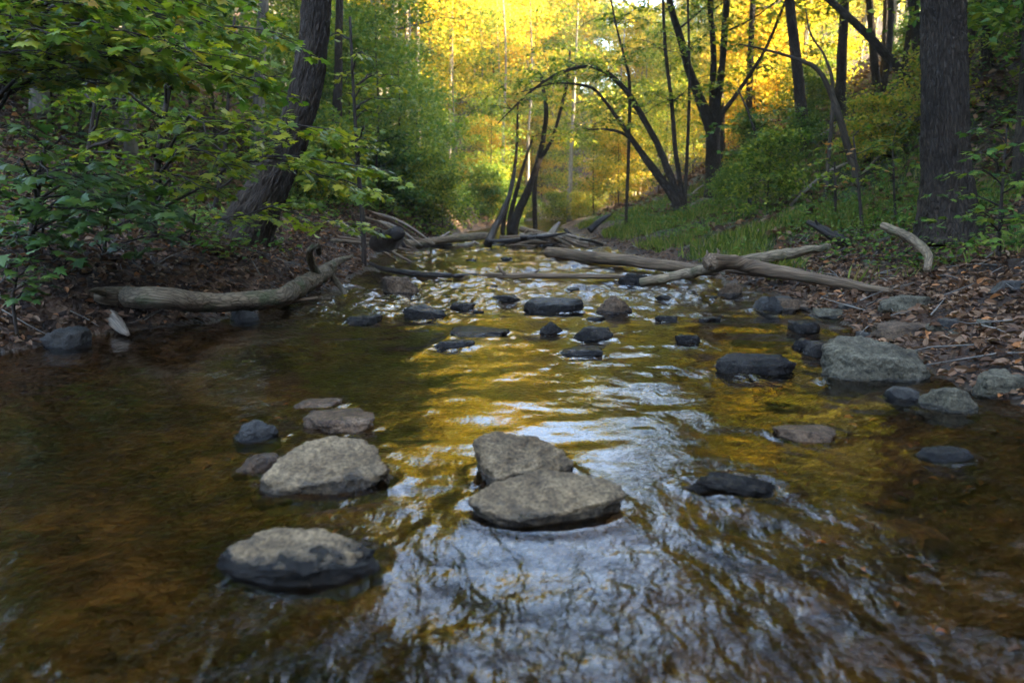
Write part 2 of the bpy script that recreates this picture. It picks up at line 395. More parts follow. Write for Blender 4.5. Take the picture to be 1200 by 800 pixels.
GROUND = ground_mat()

def water_mat():
    m, t, out, N = M("stream_water")
    ge = N("NewGeometry")
    a = N("Attribute", _attribute_name="turb")
    mp = N("Mapping", Vector=ge.outputs["Position"]); mp.inputs["Scale"].default_value = (1.0, 0.5, 1)
    n1 = N("TexNoise", Vector=mp.outputs[0], Scale=17.0, Detail=3.0, Roughness=0.55, Distortion=0.6)
    n2 = N("TexNoise", Vector=mp.outputs[0], Scale=55.0, Detail=2.0, Roughness=0.5, Distortion=0.4)
    h = N("Math", _operation="MULTIPLY_ADD", i0=n2.outputs["Fac"], i1=0.2, i2=n1.outputs["Fac"])
    st = N("Math", _operation="MULTIPLY_ADD", i0=a.outputs["Fac"], i1=0.52, i2=0.05)
    b = N("Bump", Strength=st.outputs[0], Distance=0.03, Height=h.outputs[0])
    fr = N("Fresnel", IOR=1.33, Normal=b.outputs[0])
    tr = N("BsdfTransparent", Color=(.78, .60, .36, 1))
    gl = N("BsdfGlossy", Color=(1, 1, 1, 1), Roughness=0.03, Normal=b.outputs[0])
    mx = N("MixShader"); t.links.new(fr.outputs[0], mx.inputs[0]); t.links.new(tr.outputs[0], mx.inputs[1]); t.links.new(gl.outputs[0], mx.inputs[2])
    t.links.new(mx.outputs[0], out.inputs[0]); return m
WATER = water_mat()

# ------------------------------------------------------------------ ground sheet
def grow_axis(a, b, step, lo, hi, k=1.09):
    mid = list(np.arange(a, b, step)); s, x, left = step, a, []
    while x > lo: s *= k; x -= s; left.append(x)
    s, x, right = step, b, []
    while x < hi: right.append(x); s *= k; x += s
    return np.array(left[::-1] + mid + right)
gx = grow_axis(-4.6, 5.2, 0.045, -120, 120); gy = grow_axis(1.0, 12.5, 0.05, -75, 140)
X, Y = np.meshgrid(gx, gy); Z = gz(X, Y)
nx, ny = len(gx), len(gy)
i = np.arange(ny - 1)[:, None] * nx; j = np.arange(nx - 1)[None]
Q = np.stack([i + j, i + j + 1, i + nx + j + 1, i + nx + j], -1).reshape(-1, 4)
xl_, xr_ = edges(Y); sR = X - xr_
grassy = sst(0.3, 1.0, sR) * (1 - sst(3.5, 5.5, sR)) * sst(7.5, 10, Y) * (1 - sst(20, 26, Y)) * sst(-.5, .3, fbm(X * .8, Y * .8, 4.0, 3) + 0.3)
me = mesh_np("ground", np.stack([X, Y, Z], -1).reshape(-1, 3), [Q], GROUND, True, {"grassy": ("POINT", "FLOAT", grassy.ravel())})
tag(link("ground", me), "forest floor and stream bed of the wooded valley", "ground", kind="structure")

# ------------------------------------------------------------------ rocks
ROCKS = []      # (x, y, w, d) for wakes
def ico(sub):
    bm = bmesh.new(); bmesh.ops.create_icosphere(bm, subdivisions=sub, radius=1.0)
    V = np.array([v.co[:] for v in bm.verts]); T = np.array([[v.index for v in f.verts] for f in bm.faces]); bm.free(); return V, T
ICO = {s: ico(s) for s in (3, 4, 5, 6)}
def hull_planes(pts):
    bm = bmesh.new()
    for p in pts: bm.verts.new(p)
    bmesh.ops.convex_hull(bm, input=list(bm.verts)); bm.normal_update()
    out = {}
    for f in bm.faces:
        n = np.array(f.normal[:]); d = float(np.dot(n, f.verts[0].co[:]))
        if d < 0: n, d = -n, -d
        out[tuple(np.round(np.append(n, d), 3))] = (n, d)
    bm.free(); return list(out.values())
def rock_shape(seed, sub, pts=None, sharp=16, rough=0.05, flat=0.0):
    rg = np.random.default_rng(seed)
    D, T = ICO[sub]
    if pts is None:
        pl = []
        for k in range(13):
            n = rg.normal(size=3); n /= np.linalg.norm(n); pl.append((n, rg.uniform(.62, 1.0)))
        pl += [(np.array([0, 0, 1.0]), rg.uniform(.55, .8)), (np.array([rg.uniform(-.3, .3), -.8, .5]), rg.uniform(.7, .9))]
        for s_ in ((1, 0, 0), (-1, 0, 0), (0, 1, 0), (0, -1, 0), (0, 0, -1)): pl.append((np.array(s_, float), rg.uniform(.85, 1)))
        pl = [(n / np.linalg.norm(n), d) for n, d in pl]
    else:
        pl = hull_planes(pts)
    A = np.array([n for n, d in pl]); dd = np.array([max(d, .05) for n, d in pl])
    q = np.maximum(D @ A.T, 1e-4) / dd[None]                # 1/r along each plane
    sharp = sharp * 2.2
    qm = q.max(axis=1); inv = qm * np.sum((q / qm[:, None]) ** sharp, axis=1) ** (1.0 / sharp)
    V = D / inv[:, None]
    o = rg.uniform(0, 90, 3)
    nz = fbm(V[:, 0] * 1.6 + o[0], V[:, 1] * 1.6 + o[1], V[:, 2] * 1.6 + o[2], 5, 0.52)
    cr = np.abs(fbm(V[:, 0] * 3.1 + o[1], V[:, 1] * 3.1 + o[2], V[:, 2] * 3.1 + o[0], 4, 0.55))
    fine = fbm(V[:, 0] * 8 + o[2], V[:, 1] * 8 + o[0], V[:, 2] * 8 + o[1], 4, .6)
    V = V * (1 + 1.9 * rough * nz - rough * 2.6 * np.clip(0.16 - cr, 0, 1) + .55 * rough * fine)[:, None]
    if pts is None: V /= np.abs(V).max(axis=0)[None]
    return V, T
def rock(box, mat, label, seed, dr=0.7, z0=0.0, sub=4, pts=None, sink=0.5, hs=1.0, rz=None, sharp=16, rough=0.06, name="rock", group=None, cat="rock"):
    u0, v0, u1, v1 = box
    if z0 > 0: z0 = max(0.0, float(hit((u0 + u1) / 2, v1)[2]) - .005)
    fp = at((u0 + u1) / 2, v1, z0); t = np.linalg.norm((fp - CAM) @ FW)
    w = (u1 - u0) / F * (fp - CAM).dot(FW); w *= 1 + 0.25 * dr * w / max(fp[1], 1)
    d = w * dr
    cy = fp[1] + d * 0.48
    top = aty((u0 + u1) / 2, v0, cy + d * 0.28)[2]
    h = max((top - z0) * hs, 0.008)
    V, T = rock_shape(seed, sub, pts, sharp, rough)
    zt = V[:, 2].max()
    sk = max(sink * h, 0.03)
    S = V * np.array([w / 2, d / 2, 1])
    S[:, 2] = np.where(V[:, 2] >= 0, V[:, 2] / zt * h, V[:, 2] * sk / max(-V[:, 2].min(), .01))
    if rz is not None and pts is None:
        pass
    cx = at((u0 + u1) / 2, v1, z0)[0] * (cy / fp[1]) ** 0.5
    me = mesh_np(name, S, [T], mat, True)
    o = link(name, me, None, (cx, cy, z0))
    ROCKS.append((cx, cy, w, d))
    return tag(o, label, cat, group)

# plan outline -> hull points (x right, y away, z -1..1)
def slab(top, bot):
    return [(x, y, z) for x, y, z in top] + [(x, y, -1) for x, y in bot]
P_FRONT = slab([(-.75, .3, .95), (-.35, .6, 1), (.3, .5, .86), (.85, .1, .55), (.95, -.15, .3), (.55, -.7, .4), (-.2, -.8, .6), (-.85, -.5, .62), (-.98, 0, .5)],
               [(-1, 0), (-.6, .9), (.5, .9), (1, 0), (.6, -1), (-.4, -1), (-.95, -.5)])
P_LEFT = slab([(-.78, -.35, .35), (-.45, .62, .92), (.1, .85, 1), (.55, .6, .88), (.98, .05, .5), (.8, -.35, .35), (.1, -.5, .3), (-.5, -.85, .25)],
              [(-1, -.5), (-.55, .8), (.2, 1), (.9, .6), (1, 0), (.5, -.7), (-.6, -1)])
P_BACK = slab([(-.95, .45, .85), (-.6, .9, 1), (.1, .75, .9), (.9, .3, .55), (1, -.1, .4), (.2, -.55, .3), (-.5, -.95, .35), (-.85, -.3, .5)],
              [(-1, .5), (-.5, 1), (.8, .6), (1, 0), (.3, -.8), (-.6, -1), (-.9, -.3)])
P_SLAB = slab([(-1, -.1, .55), (-.62, .55, .8), (-.05, .95, 1), (.5, .8, .98), (.95, .25, .72), (1, -.05, .55), (.3, -.6, .42), (-.35, -.95, .32), (-.75, -.6, .4)],
              [(-.8, -.2), (-.5, .5), (.3, .8), (.8, .2), (.75, -.2), (.1, -.5), (-.4, -.7)])
P_BOULDER = slab([(-.82, .3, .9), (-.5, .7, 1), (.25, .6, .93), (.85, .15, .6), (.8, -.45, .35), (.1, -.75, .55), (-.7, -.65, .75), (-.95, -.1, .6)],
                 [(-1, .2), (-.6, .9), (.7, .9), (1, .1), (.95, -.6), (.3, -1), (-.8, -.9)])
P_LONG = slab([(-.9, 0, .6), (-.6, .5, 1), (-.2, .5, .75), (.1, .6, 1), (.8, .4, .95), (.97, -.1, .5), (.5, -.7, .5), (-.5, -.7, .5)],
              [(-1, 0), (-.6, .9), (.8, .9), (1, -.2), (.5, -1), (-.6, -1)])
P_DOME = slab([(-.5, .1, .85), (-.1, .3, 1), (.3, .1, .88), (.75, 0, .5), (-.85, -.1, .45), (0, -.6, .55), (.5, -.5, .4), (-.5, -.6, .45)],
              [(-1, 0), (-.5, .9), (.6, .9), (1, 0), (.5, -1), (-.5, -1)])
P_PYR = slab([(-.1, .1, 1), (.12, 0, .95), (.7, -.1, .45), (.95, 0, .15), (-.8, -.1, .2), (0, -.7, .35)],
             [(-1, 0), (0, 1), (1, 0), (.3, -1), (-.4, -1)])

rock((257, 617, 450, 690), RK_HALF, "blocky rock in the foreground, tan on top with a black wet front, nearest the camera", 3, .62, sub=6, pts=P_FRONT, sharp=14, rough=.07)
rock((293, 514, 459, 585), RK_TAN, "broad pale speckled rock left of centre, just behind the nearest rock", 5, .75, sub=6, pts=P_LEFT, sharp=18, rough=.05)
rock((272, 528, 336, 556), RK_REDDISH, "low brown rock tucked against the left side of the broad pale rock", 6, .6, sub=5)
rock((553, 504, 675, 574), RK_TAN, "rear of the two touching slabs in midstream, darker and rounded at its right end", 7, .72, sub=6, pts=P_BACK, sharp=16, rough=.06, hs=.9)
rock((546, 555, 733, 622), RK_TAN, "front of the two touching slabs in midstream, flat topped and pointed at its left", 8, .62, sub=6, pts=P_SLAB, sharp=22, rough=.045)
rock((266, 489, 328, 521), RK_SLATE, "small dark rounded rock at the far left of the foreground rocks", 9, .8, sub=5, pts=P_DOME, rough=.1)
rock((343, 479, 438, 509), RK_REDDISH, "flat brownish wet rock barely out of the water behind the broad pale rock", 10, .8, sub=5)
rock((338, 464, 397, 481), RK_REDDISH, "thin reddish flat stone awash behind the brownish wet rock", 11, .8, sub=4)
rock((805, 548, 928, 584), RK_WET, "low blue black wet rock alone on the right half of the near water", 12, .6, sub=6, rough=.11, pts=P_DOME)
rock((970, 393, 1096, 452), RK_GREY, "large grey green boulder at the right water's edge", 13, .75, sub=6, pts=P_BOULDER, sharp=14, rough=.06)
rock((837, 413, 932, 439), RK_WET, "long double humped black rock in the water left of the large boulder", 14, .45, sub=5, pts=P_LONG)
rock((1087, 450, 1157, 487), RK_GREY, "rounded grey rock at the right edge of the water, in front of the large boulder", 15, .8, sub=5)
rock((1038, 450, 1082, 470), RK_SLATE, "small wet stone between the large boulder and the rounded grey rock", 16, .8)
rock((1148, 433, 1215, 470), RK_GREY, "pale grey rock on the leaves at the right border of the photo", 17, .8, z0=0.06, sub=5)
rock((911, 496, 990, 517), RK_REDDISH, "pinkish flat stone awash in the amber water on the right", 18, .7, sub=5)
rock((1078, 521, 1142, 541), RK_SLATE, "flat dark stone awash nearest the right border", 19, .7, sub=4)
rock((940, 398, 987, 417), RK_WET, "small wet rock touching the left of the large boulder", 20, .7)
rock((928, 396, 952, 409), RK_WET, "tiny black stone at the upper left of the large boulder", 21, .7)
rock((1032, 376, 1118, 400), RK_BROWN, "flat tan brown stone on the leaves behind the large boulder", 22, .8, z0=0.08, sub=5)
rock((1037, 344, 1102, 366), RK_GREY, "jagged grey green stone at the foot of the long split log", 23, .7, z0=0.12, sub=5)
rock((884, 346, 918, 366), RK_SLATE, "dark upright stone of a pair at the right shoreline", 24, .8, sub=5)
rock((906, 348, 942, 364), RK_BROWN, "tan stone of a pair at the right shoreline", 25, .8, sub=5)
rock((928, 375, 969, 389), RK_WET, "black flat stone in shallow water right of midstream", 26, .7)
rock((954, 360, 992, 374), RK_GREY, "pale flat stone at the right shoreline above the black flat stone", 27, .8, z0=0.01)
rock((694, 345, 745, 368), RK_BROWN, "brown pyramid shaped rock standing in the riffle", 28, .7, sub=5, pts=P_PYR)
rock((611, 348, 686, 365), RK_WET, "flat black rock in midstream left of the brown pyramid rock", 29, .5, sub=5, pts=P_LONG)
rock((446, 323, 492, 345), RK_BROWN, "rounded brown rock on the left of the riffle", 30, .7, sub=5)
rock((472, 356, 526, 373), RK_WET, "dark blocky rock below the rounded brown rock", 31, .6, sub=5, pts=P_FRONT)
rock((524, 383, 602, 397), RK_WET, "wide wet rock with water running over it, left of midstream", 32, .8, sub=5)
rock((506, 397, 557, 409), RK_WET, "thin black rock just in front of the wide wet rock", 33, .6)
rock((630, 376, 661, 390), RK_WET, "small pointed dark rock below the flat black rock", 34, .7, pts=P_PYR)
rock((669, 381, 720, 399), RK_WET, "dark humped rock below the brown pyramid rock", 35, .7, sub=5)
rock((656, 405, 707, 419), RK_WET, "dark stone awash in front of the dark humped rock", 36, .8)
rock((403, 368, 448, 379), RK_WET, "low dark stone awash near the left shore", 37, .7)
rock((792, 390, 828, 404), RK_WET, "small black rock right of midstream, behind the double humped rock", 38, .7)
rock((524, 353, 558, 363), RK_WET, "low wet stone right of the dark blocky rock", 39, .7)
rock((572, 344, 612, 354), RK_WET, "low wet stone left of the flat black rock", 40, .7)
rock((50, 382, 104, 410), RK_SLATE, "tilted dark slate stone at the left water's edge", 41, .8, z0=0.0, sub=5)
rock((264, 362, 303, 377), RK_SLATE, "wet stone under the curved left log", 42, .7)
rock((1010, 296, 1063, 315), RK_GREY, "flat mossy grey stone on the right bank below the curved branch", 43, .9, z0=0.33, sub=5, hs=.5)
rock((840, 331, 874, 346), RK_BROWN, "tan stone below the broken end of the split log", 44, .7)
rock((1163, 327, 1212, 344), RK_SLATE, "dark flat stone on the bank at the right border", 45, .7, z0=0.33)
rock((1103, 372, 1130, 388), RK_SLATE, "small dark stone right of the flat tan brown stone", 46, .8, z0=0.12)
rock((1143, 373, 1167, 387), RK_GREY, "small grey pebble stone on the leaves near the right border", 47, .8, z0=0.16)
rock((1110, 384, 1136, 396), RK_GREY, "small pale stone in front of the small dark stone on the leaves", 49, .8, z0=0.10)
rock((724, 319, 760, 333), RK_WET, "dark stone in the riffle under the leaning log end", 48, .6)
rg = random.Random(5)
for k in range(20):      # awash pebbly stones of the riffle, all alike
    v = rg.uniform(298, 372); u = rg.uniform(470, 870) if v > 315 else rg.uniform(470, 720)
    if abs(v - 322) < 8 and u < 760: v += 14
    w = rg.uniform(9, 24) * (v - 215) / 120
    rock((u, v, u + w, v + w * .26), RK_WET, "small dark stone awash among the riffles of the upper stream", 100 + k, .7, sub=3, name="stone", group="small awash stones of the riffle", hs=.8, cat="stone")
for k in range(16):      # little stones along the right shoreline
    yy = rg.uniform(4.2, 9.5); xl0, xr0 = edges(yy); xx = float(xr0) + rg.uniform(-.12, .45)
    V, T = rock_shape(200 + k, 3); s = rg.uniform(.035, .085)
    o = link("stone", mesh_np("stone", V * np.array([s, s * .8, s * .5]), [T], rg.choice([RK_SLATE, RK_GREY, RK_BROWN]), True), None, drop(xx, yy, .01))
    o.rotation_euler = (0, 0, rg.uniform(0, 6)); tag(o, "fist sized stone on the right shoreline gravel", "stone", "fist sized stones of the right shoreline")

for k in range(34):      # cobbles lying on the bed
    yy = rg.uniform(1.3, 4.8); xx = rg.uniform(-.12, .62) * yy
    xl0, xr0 = edges(yy)
    if not float(xl0) + .3 < xx < float(xr0) - .3 or any(abs(xx - a) < w_ * .7 and abs(yy - b) < d_ for a, b, w_, d_ in ROCKS[:24]): continue
    V, T = rock_shape(400 + k, 4); s_ = rg.uniform(.06, .15); zb = float(gz(xx, yy))
    h_ = min(s_ * .6, (-.035 - zb))
    o = link("cobble", mesh_np("cobble", V * np.array([s_, s_ * .8, max(h_, .02)]), [T], rg.choice([RK_REDDISH, RK_BROWN]), True), None, (xx, yy, zb))
    o.rotation_euler = (0, 0, rg.uniform(0, 6)); tag(o, "sunken cobble on the bed under the clear amber water", "stone", "sunken cobbles of the stream bed")

# ------------------------------------------------------------------ water
wy = np.concatenate([np.linspace(-8, 0.6, 30)[:-1], 0.6 * np.exp(np.arange(0, math.log(60 / .6), 0.0062))])
ncol = 560; tt = np.linspace(0, 1, ncol)
wl, wr = edges(wy)
X = (wl - 0.35)[:, None] * (1 - tt)[None] + (wr + 0.35)[:, None] * tt[None]
Y = np.broadcast_to(wy[:, None], X.shape)
def blob(cx, cy, sx, sy): return np.exp(-((X - cx) / sx) ** 2 - ((Y - cy) / sy) ** 2)
turb = 0.10 + 0.8 * sst(4.9, 6.3, Y - 0.25 * X) * (1 - 0.35 * sst(12, 16, Y))
ft = sst(0.0, 0.7, 2.35 - Y + 0.25 * vn(X * 2, Y * 2, 3.0)) * sst(-1.3, -.4, X) * (1 - sst(.75, 1.5, X))
turb = np.maximum(turb, 0.95 * ft)
W = 0
for cx, cy, w, d in ROCKS:
    if cy < 9 and w > .1:
        turb = np.maximum(turb, 0.75 * np.exp(-(((X - cx) / (w * .75)) ** 2 + ((Y - cy + d * .4) / (d * .9 + .06)) ** 2)))
        e = np.sqrt(((X - cx) / (w * .56)) ** 2 + ((Y - cy) / (d * .56)) ** 2)
        W = W + 0.006 * np.exp(-((e - 1.0) / .16) ** 2) * np.exp(-np.maximum(w - .5, 0))
turb = np.clip(turb * (0.8 + 0.5 * vn(X * 1.5, Y * 1.1, 9.0)), 0.03, 1)
XF = X - .35 * (X + .1) * np.clip(2.6 - Y, 0, 2)          # the flow spreads out towards the viewer
for cx, cy, w, d in ROCKS[:40]:
    if .12 < w < .8 and cy < 8:
        q = (cy - .2 * d) - Y; arm = (.48 * w + .32 * np.maximum(q, 0)); fade = np.exp(-np.maximum(q, 0) / (1.3 * w)) * sst(-.2 * d, .15 * d, q)
        W = W + .006 * min(1, w / .35) * fade * np.exp(-((np.abs(X - cx) - arm) / (.10 * w + .06 * np.maximum(q, 0))) ** 2)
        W = W - .001 * fade * np.exp(-((X - cx) / (.4 * w)) ** 2)
calm = 0.35 + 0.65 * sst(-1.7, -.3, X + .15 * (Y - 3))
H = W + calm * (0.0085 * fbm(X * 1.5 + .5 * vn(X, Y, 1.), Y * 3.1, 0.3, 2) + 0.0030 * fbm(X * 4.5, Y * 8.5, 4.3, 2) * sst(.9, 2, Y))
near = np.clip(3.5 / np.maximum(Y, 1), .5, 1)
H = H + turb * near * (0.0165 * fbm(XF * 9.0 + 1.0 * vn(X * 2, Y * 2, 6.), Y * 4.6, 7.3, 3, .46) + 0.003 * np.abs(vn(XF * 16 + 1.5 * vn(X * 5, Y * 5, 2.), Y * 8, 2.2)))
H = H + turb * (1 - near) * (0.088 * fbm(X * 4.6, Y * 3.6, 3.3, 3))
nw = X.shape[0]
i = np.arange(nw - 1)[:, None] * ncol; j = np.arange(ncol - 1)[None]
Q = np.stack([i + j, i + j + 1, i + ncol + j + 1, i + ncol + j], -1).reshape(-1, 4)
me = mesh_np("water", np.stack([X, Y, H], -1).reshape(-1, 3), [Q], WATER, True, {"turb": ("POINT", "FLOAT", turb.ravel())})
tag(link("water", me), "shallow amber stream flowing down the valley", "water", kind="structure")

# ------------------------------------------------------------------ logs and driftwood
def path_px(pts, zmode=True):
    """rows (u, v, z or Y, diameter in px) -> world xyz r"""
    o = []
    for u, v, q, d in pts:
        p = at(u, v, q) if zmode else aty(u, v, q)
        o.append((*p, d / 2 / F * (p - CAM).dot(FW)))
    return np.array(o)
def log_thing(name, main, mat, label, cat="log", extra=(), sides=20, lump=.12, seed=0., zmode=True, n=40, group=None, knots=0, extra_name="branch_stub"):
    P = smooth_path(path_px(main, zmode), n); org = P[0, :3].copy()
    root = empty(name, org, label, cat, group)
    T = Tubes()
    J = np.stack([fbm(np.arange(n) * .23 + seed * 3, 1.7, s_, 2) for s_ in (0.2, 4.2, 8.2)], -1) * P[:, 3:4] * .18
    T.add(P[:, :3] + J, P[:, 3], sides, lump, seed=seed)
    rg_ = np.random.default_rng(int(seed * 10) + 3)
    for k in range(knots):
        i_ = rg_.integers(3, n - 3); a = rg_.uniform(0, 3.14); r_ = P[i_, 3]
        d = np.array([math.cos(a) * .2, -math.cos(a) * .7, math.sin(a)])
        T.add([P[i_, :3] + d * r_ * .6, P[i_, :3] + d * r_ * 1.1, P[i_, :3] + d * r_ * rg_.uniform(1.2, 1.5)], [r_ * .38, r_ * .3, r_ * .2], 8, .1)
    link("stem", T.mesh("stem", mat, org), root)
    for e in extra:
        E = smooth_path(path_px(e, zmode), 14); B = Tubes(); B.add(E[:, :3], E[:, 3], 10, .15, seed=seed + 1)
        link(extra_name, B.mesh(extra_name, mat, org), root)
    return root
log_thing("fallen_log", [(116, 345, .24, 17.0), (128, 346.5, .23, 22.1), (148, 348.5, .21, 24.6), (190, 350, .24, 25.5), (235, 354, .17, 23.8), (290, 354, .12, 22.1), (330, 347, .12, 22.1), (358, 334, .14, 21.2), (388, 314, .22, 14.4)], LOG_BARK,
          "thick curved grey log lying along the left water's edge", seed=2., knots=5, n=60, sides=26, extra=[
    [(122, 342, .27, 10), (112, 340, .29, 6), (104, 341, .29, 2)], [(124, 350, .20, 9), (113, 349, .21, 5), (108, 350, .20, 1)],
    [(372, 322, .2, 11), (364, 306, .34, 9), (363, 293, .46, 8), (372, 288, .5, 7), (374, 297, .42, 6)],
    [(385, 316, .22, 12), (394, 307, .27, 9), (404, 303, .29, 6), (414, 300, .31, 2)],
    [(386, 318, .2, 9), (394, 330, .1, 7), (402, 340, .03, 6), (404, 347, .0, 5)]])
log_thing("branch_piece", [(272, 366, .02, 4), (320, 357, .03, 6), (372, 349, .05, 4)], WOOD_BROWN, "thin straight stick lying in the water below the curved left log", "stick", seed=3.)
log_thing("broken_wood", [(120, 362, .12, 11), (132, 372, .08, 17), (144, 386, .04, 12), (150, 392, .02, 5)], WOOD_PALE, "short pale broken piece of wood on the leaves under the left log", "wood", seed=4., n=16)
log_thing("fallen_log", [(643, 296, .07, 12), (700, 302, .09, 14), (770, 310, .10, 13), (838, 318, .12, 12)], WOOD_BROWN,
          "long smooth brown log reaching from the right bank into midstream", seed=5., knots=2)
log_thing("fallen_log", [(832, 307, .33, 20), (860, 309, .28, 17), (910, 318, .22, 15), (970, 329, .20, 12), (1045, 341, .20, 7)], WOOD_BROWN,
          "long split log with a splintered end, lying along the right shoreline", seed=6., extra_name="splinter", extra=[
    [(834, 308, .32, 9), (830, 300, .38, 5), (828, 293, .42, 1)], [(838, 305, .33, 8), (842, 296, .40, 4), (840, 291, .43, 1)], [(832, 312, .3, 7), (826, 306, .34, 3), (823, 303, .36, 1)],
    [(850, 316, .2, 7), (920, 325, .14, 6), (990, 335, .12, 4)]])
log_thing("fallen_log", [(866, 306, .24, 11), (915, 299, .32, 13), (972, 289, .45, 8)], WOOD_LOG, "shorter grey log on the grass behind the split log", seed=7.)
log_thing("fallen_log", [(750, 331, .03, 9), (800, 322, .12, 12), (846, 312, .26, 12)], WOOD_LOG, "short pale log leaning on the splintered end of the split log", seed=8.)
log_thing("driftwood_branch", [(560, 323, .03, 4), (600, 323, .04, 7), (680, 324, .04, 6), (760, 325, .04, 4)], WOOD_BROWN, "thin straight branch across midstream in front of the long smooth log", "branch", seed=9.,
          extra=[[(592, 322, .05, 5), (586, 315, .11, 3), (584, 310, .15, 1)], [(622, 322, .05, 4), (632, 316, .1, 2)]])
log_thing("driftwood_branch", [(434, 309, .10, 4), (452, 316, .06, 6), (490, 321, .04, 7), (530, 323, .04, 6), (560, 322, .03, 3)], WOOD_WET, "dark wet branch reaching out from the left bank over the riffle", "branch", seed=10.)
log_thing("tree_stump", [(445, 286, .30, 22), (456, 280, .42, 24), (466, 274, .5, 16)], WOOD_WET, "dark broken stump on the left bank beside the log jam", "stump", seed=11., n=14,
          extra=[[(450, 278, .45, 8), (446, 270, .55, 2)], [(466, 278, .45, 8), (474, 288, .3, 5)]], extra_name="root")
log_thing("driftwood_branch", [(1034, 265, 7.2, 9), (1060, 275, 6.9, 11), (1080, 289, 6.5, 10), (1088, 300, 6.2, 9), (1087, 315, 5.9, 8)], WOOD_LOG, "pale curved branch arching down the right bank", "branch", seed=12., zmode=False)
log_thing("dead_snag", [(946, 260, 8.6, 5), (962, 268, 8.5, 9), (985, 280, 8.4, 13), (994, 287, 8.4, 12)], WOOD_WET, "dark jagged snag on the grass above the shorter grey log", "snag", seed=13., n=18,
          extra=[[(962, 268, 8.5, 6), (955, 258, 8.5, 2)]], zmode=False)
# log jam across the head of the reach
log_thing("fallen_log", [(478, 287, 13.2, 8), (520, 281, 13.8, 10), (575, 276, 14.2, 8)], WOOD_LOG, "grey log on the left side of the log jam", seed=14., zmode=False)
log_thing("fallen_log", [(610, 268, 14.6, 7), (650, 279, 14.0, 9), (690, 288, 13.6, 8)], WOOD_BROWN, "brown log slanting down the right side of the log jam", seed=15., zmode=False)
log_thing("dead_snag", [(572, 286, 13.6, 10), (582, 262, 14, 8), (596, 232, 14.4, 6), (604, 198, 14.8, 3)], WOOD_WET, "dark bare pole standing up out of the log jam", "snag", seed=16., zmode=False)
log_thing("dead_snag", [(640, 280, 13.8, 9), (650, 268, 13.8, 7), (656, 260, 13.8, 3)], WOOD_PALE, "pale stub poking up in the middle of the log jam", "snag", seed=17., n=12, zmode=False)
log_thing("dead_snag", [(690, 270, 14.2, 9), (704, 258, 14.2, 7), (716, 251, 14.2, 3)], WOOD_WET, "short dark stub at the right end of the log jam", "snag", seed=18., n=12, zmode=False)
for k in range(84):
    u = rg.gauss(640, 36) if k < 62 else rg.uniform(470, 580); v = 289 - abs(rg.gauss(0, 9)) * max(.3, 1 - abs(u - 640) / 90); yy = rg.uniform(13.4, 14.8)
    a = rg.gauss(0, .5) + (0.3 if u > 650 else -.15); L = rg.uniform(18, 62); dx, dv_ = math.cos(a) * L / 2, math.sin(a) * L * .3
    P = [(u - dx, v - dv_, yy + rg.uniform(-.3, .3), rg.uniform(2, 5)), (u, v + rg.uniform(-2, 2), yy, rg.uniform(2.5, 6)), (u + dx, v + dv_, yy + rg.uniform(-.3, .3), rg.uniform(1.2, 3))]
    Q_ = smooth_path(path_px(P, False), 10); T = Tubes(); T.add(Q_[:, :3], Q_[:, 3], 7, .15, seed=float(k))
    o = link("driftwood_stick", T.mesh("driftwood_stick", rg.choice([WOOD_LOG, WOOD_BROWN, WOOD_PALE, WOOD_WET]), Q_[0, :3]), None, Q_[0, :3])
    tag(o, "weathered stick piled in the log jam across the stream", "stick", "sticks of the log jam")
for k in range(26):      # loose sticks on both banks
    if k < 13: yy = rg.uniform(9.5, 14); xl0, xr0 = edges(yy); x0 = float(xl0) - rg.uniform(-.1, .9); lab, gp = "grey stick washed up on the left bank beside the dark stump", "sticks washed up on the left bank"
    else: yy = rg.uniform(10, 19); xl0, xr0 = edges(yy); x0 = float(xr0) + rg.uniform(2.0, 4.2); lab, gp = "dead stick leaning on the slope behind the grass of the right bank", "dead sticks on the right slope"
    a = rg.uniform(-.7, .7) + (0 if k < 13 else .5); L = rg.uniform(.5, 1.6)
    p0 = drop(x0, yy, .03); x1, y1 = x0 + math.cos(a) * L, yy + math.sin(a) * L * .6; p1 = drop(x1, y1, rg.uniform(.04, .2))
    pm = (p0 + p1) / 2 + np.array([0, 0, rg.uniform(.03, .12)])
    S = smooth_path(np.array([(*p0, .025), (*pm, .022), (*p1, .012)]), 9); T = Tubes(); T.add(S[:, :3], S[:, 3], 7, .15, seed=float(k))
    o = link("driftwood_stick", T.mesh("driftwood_stick", rg.choice([WOOD_LOG, WOOD_BROWN, WOOD_PALE]), p0), None, p0); tag(o, lab, "stick", gp)

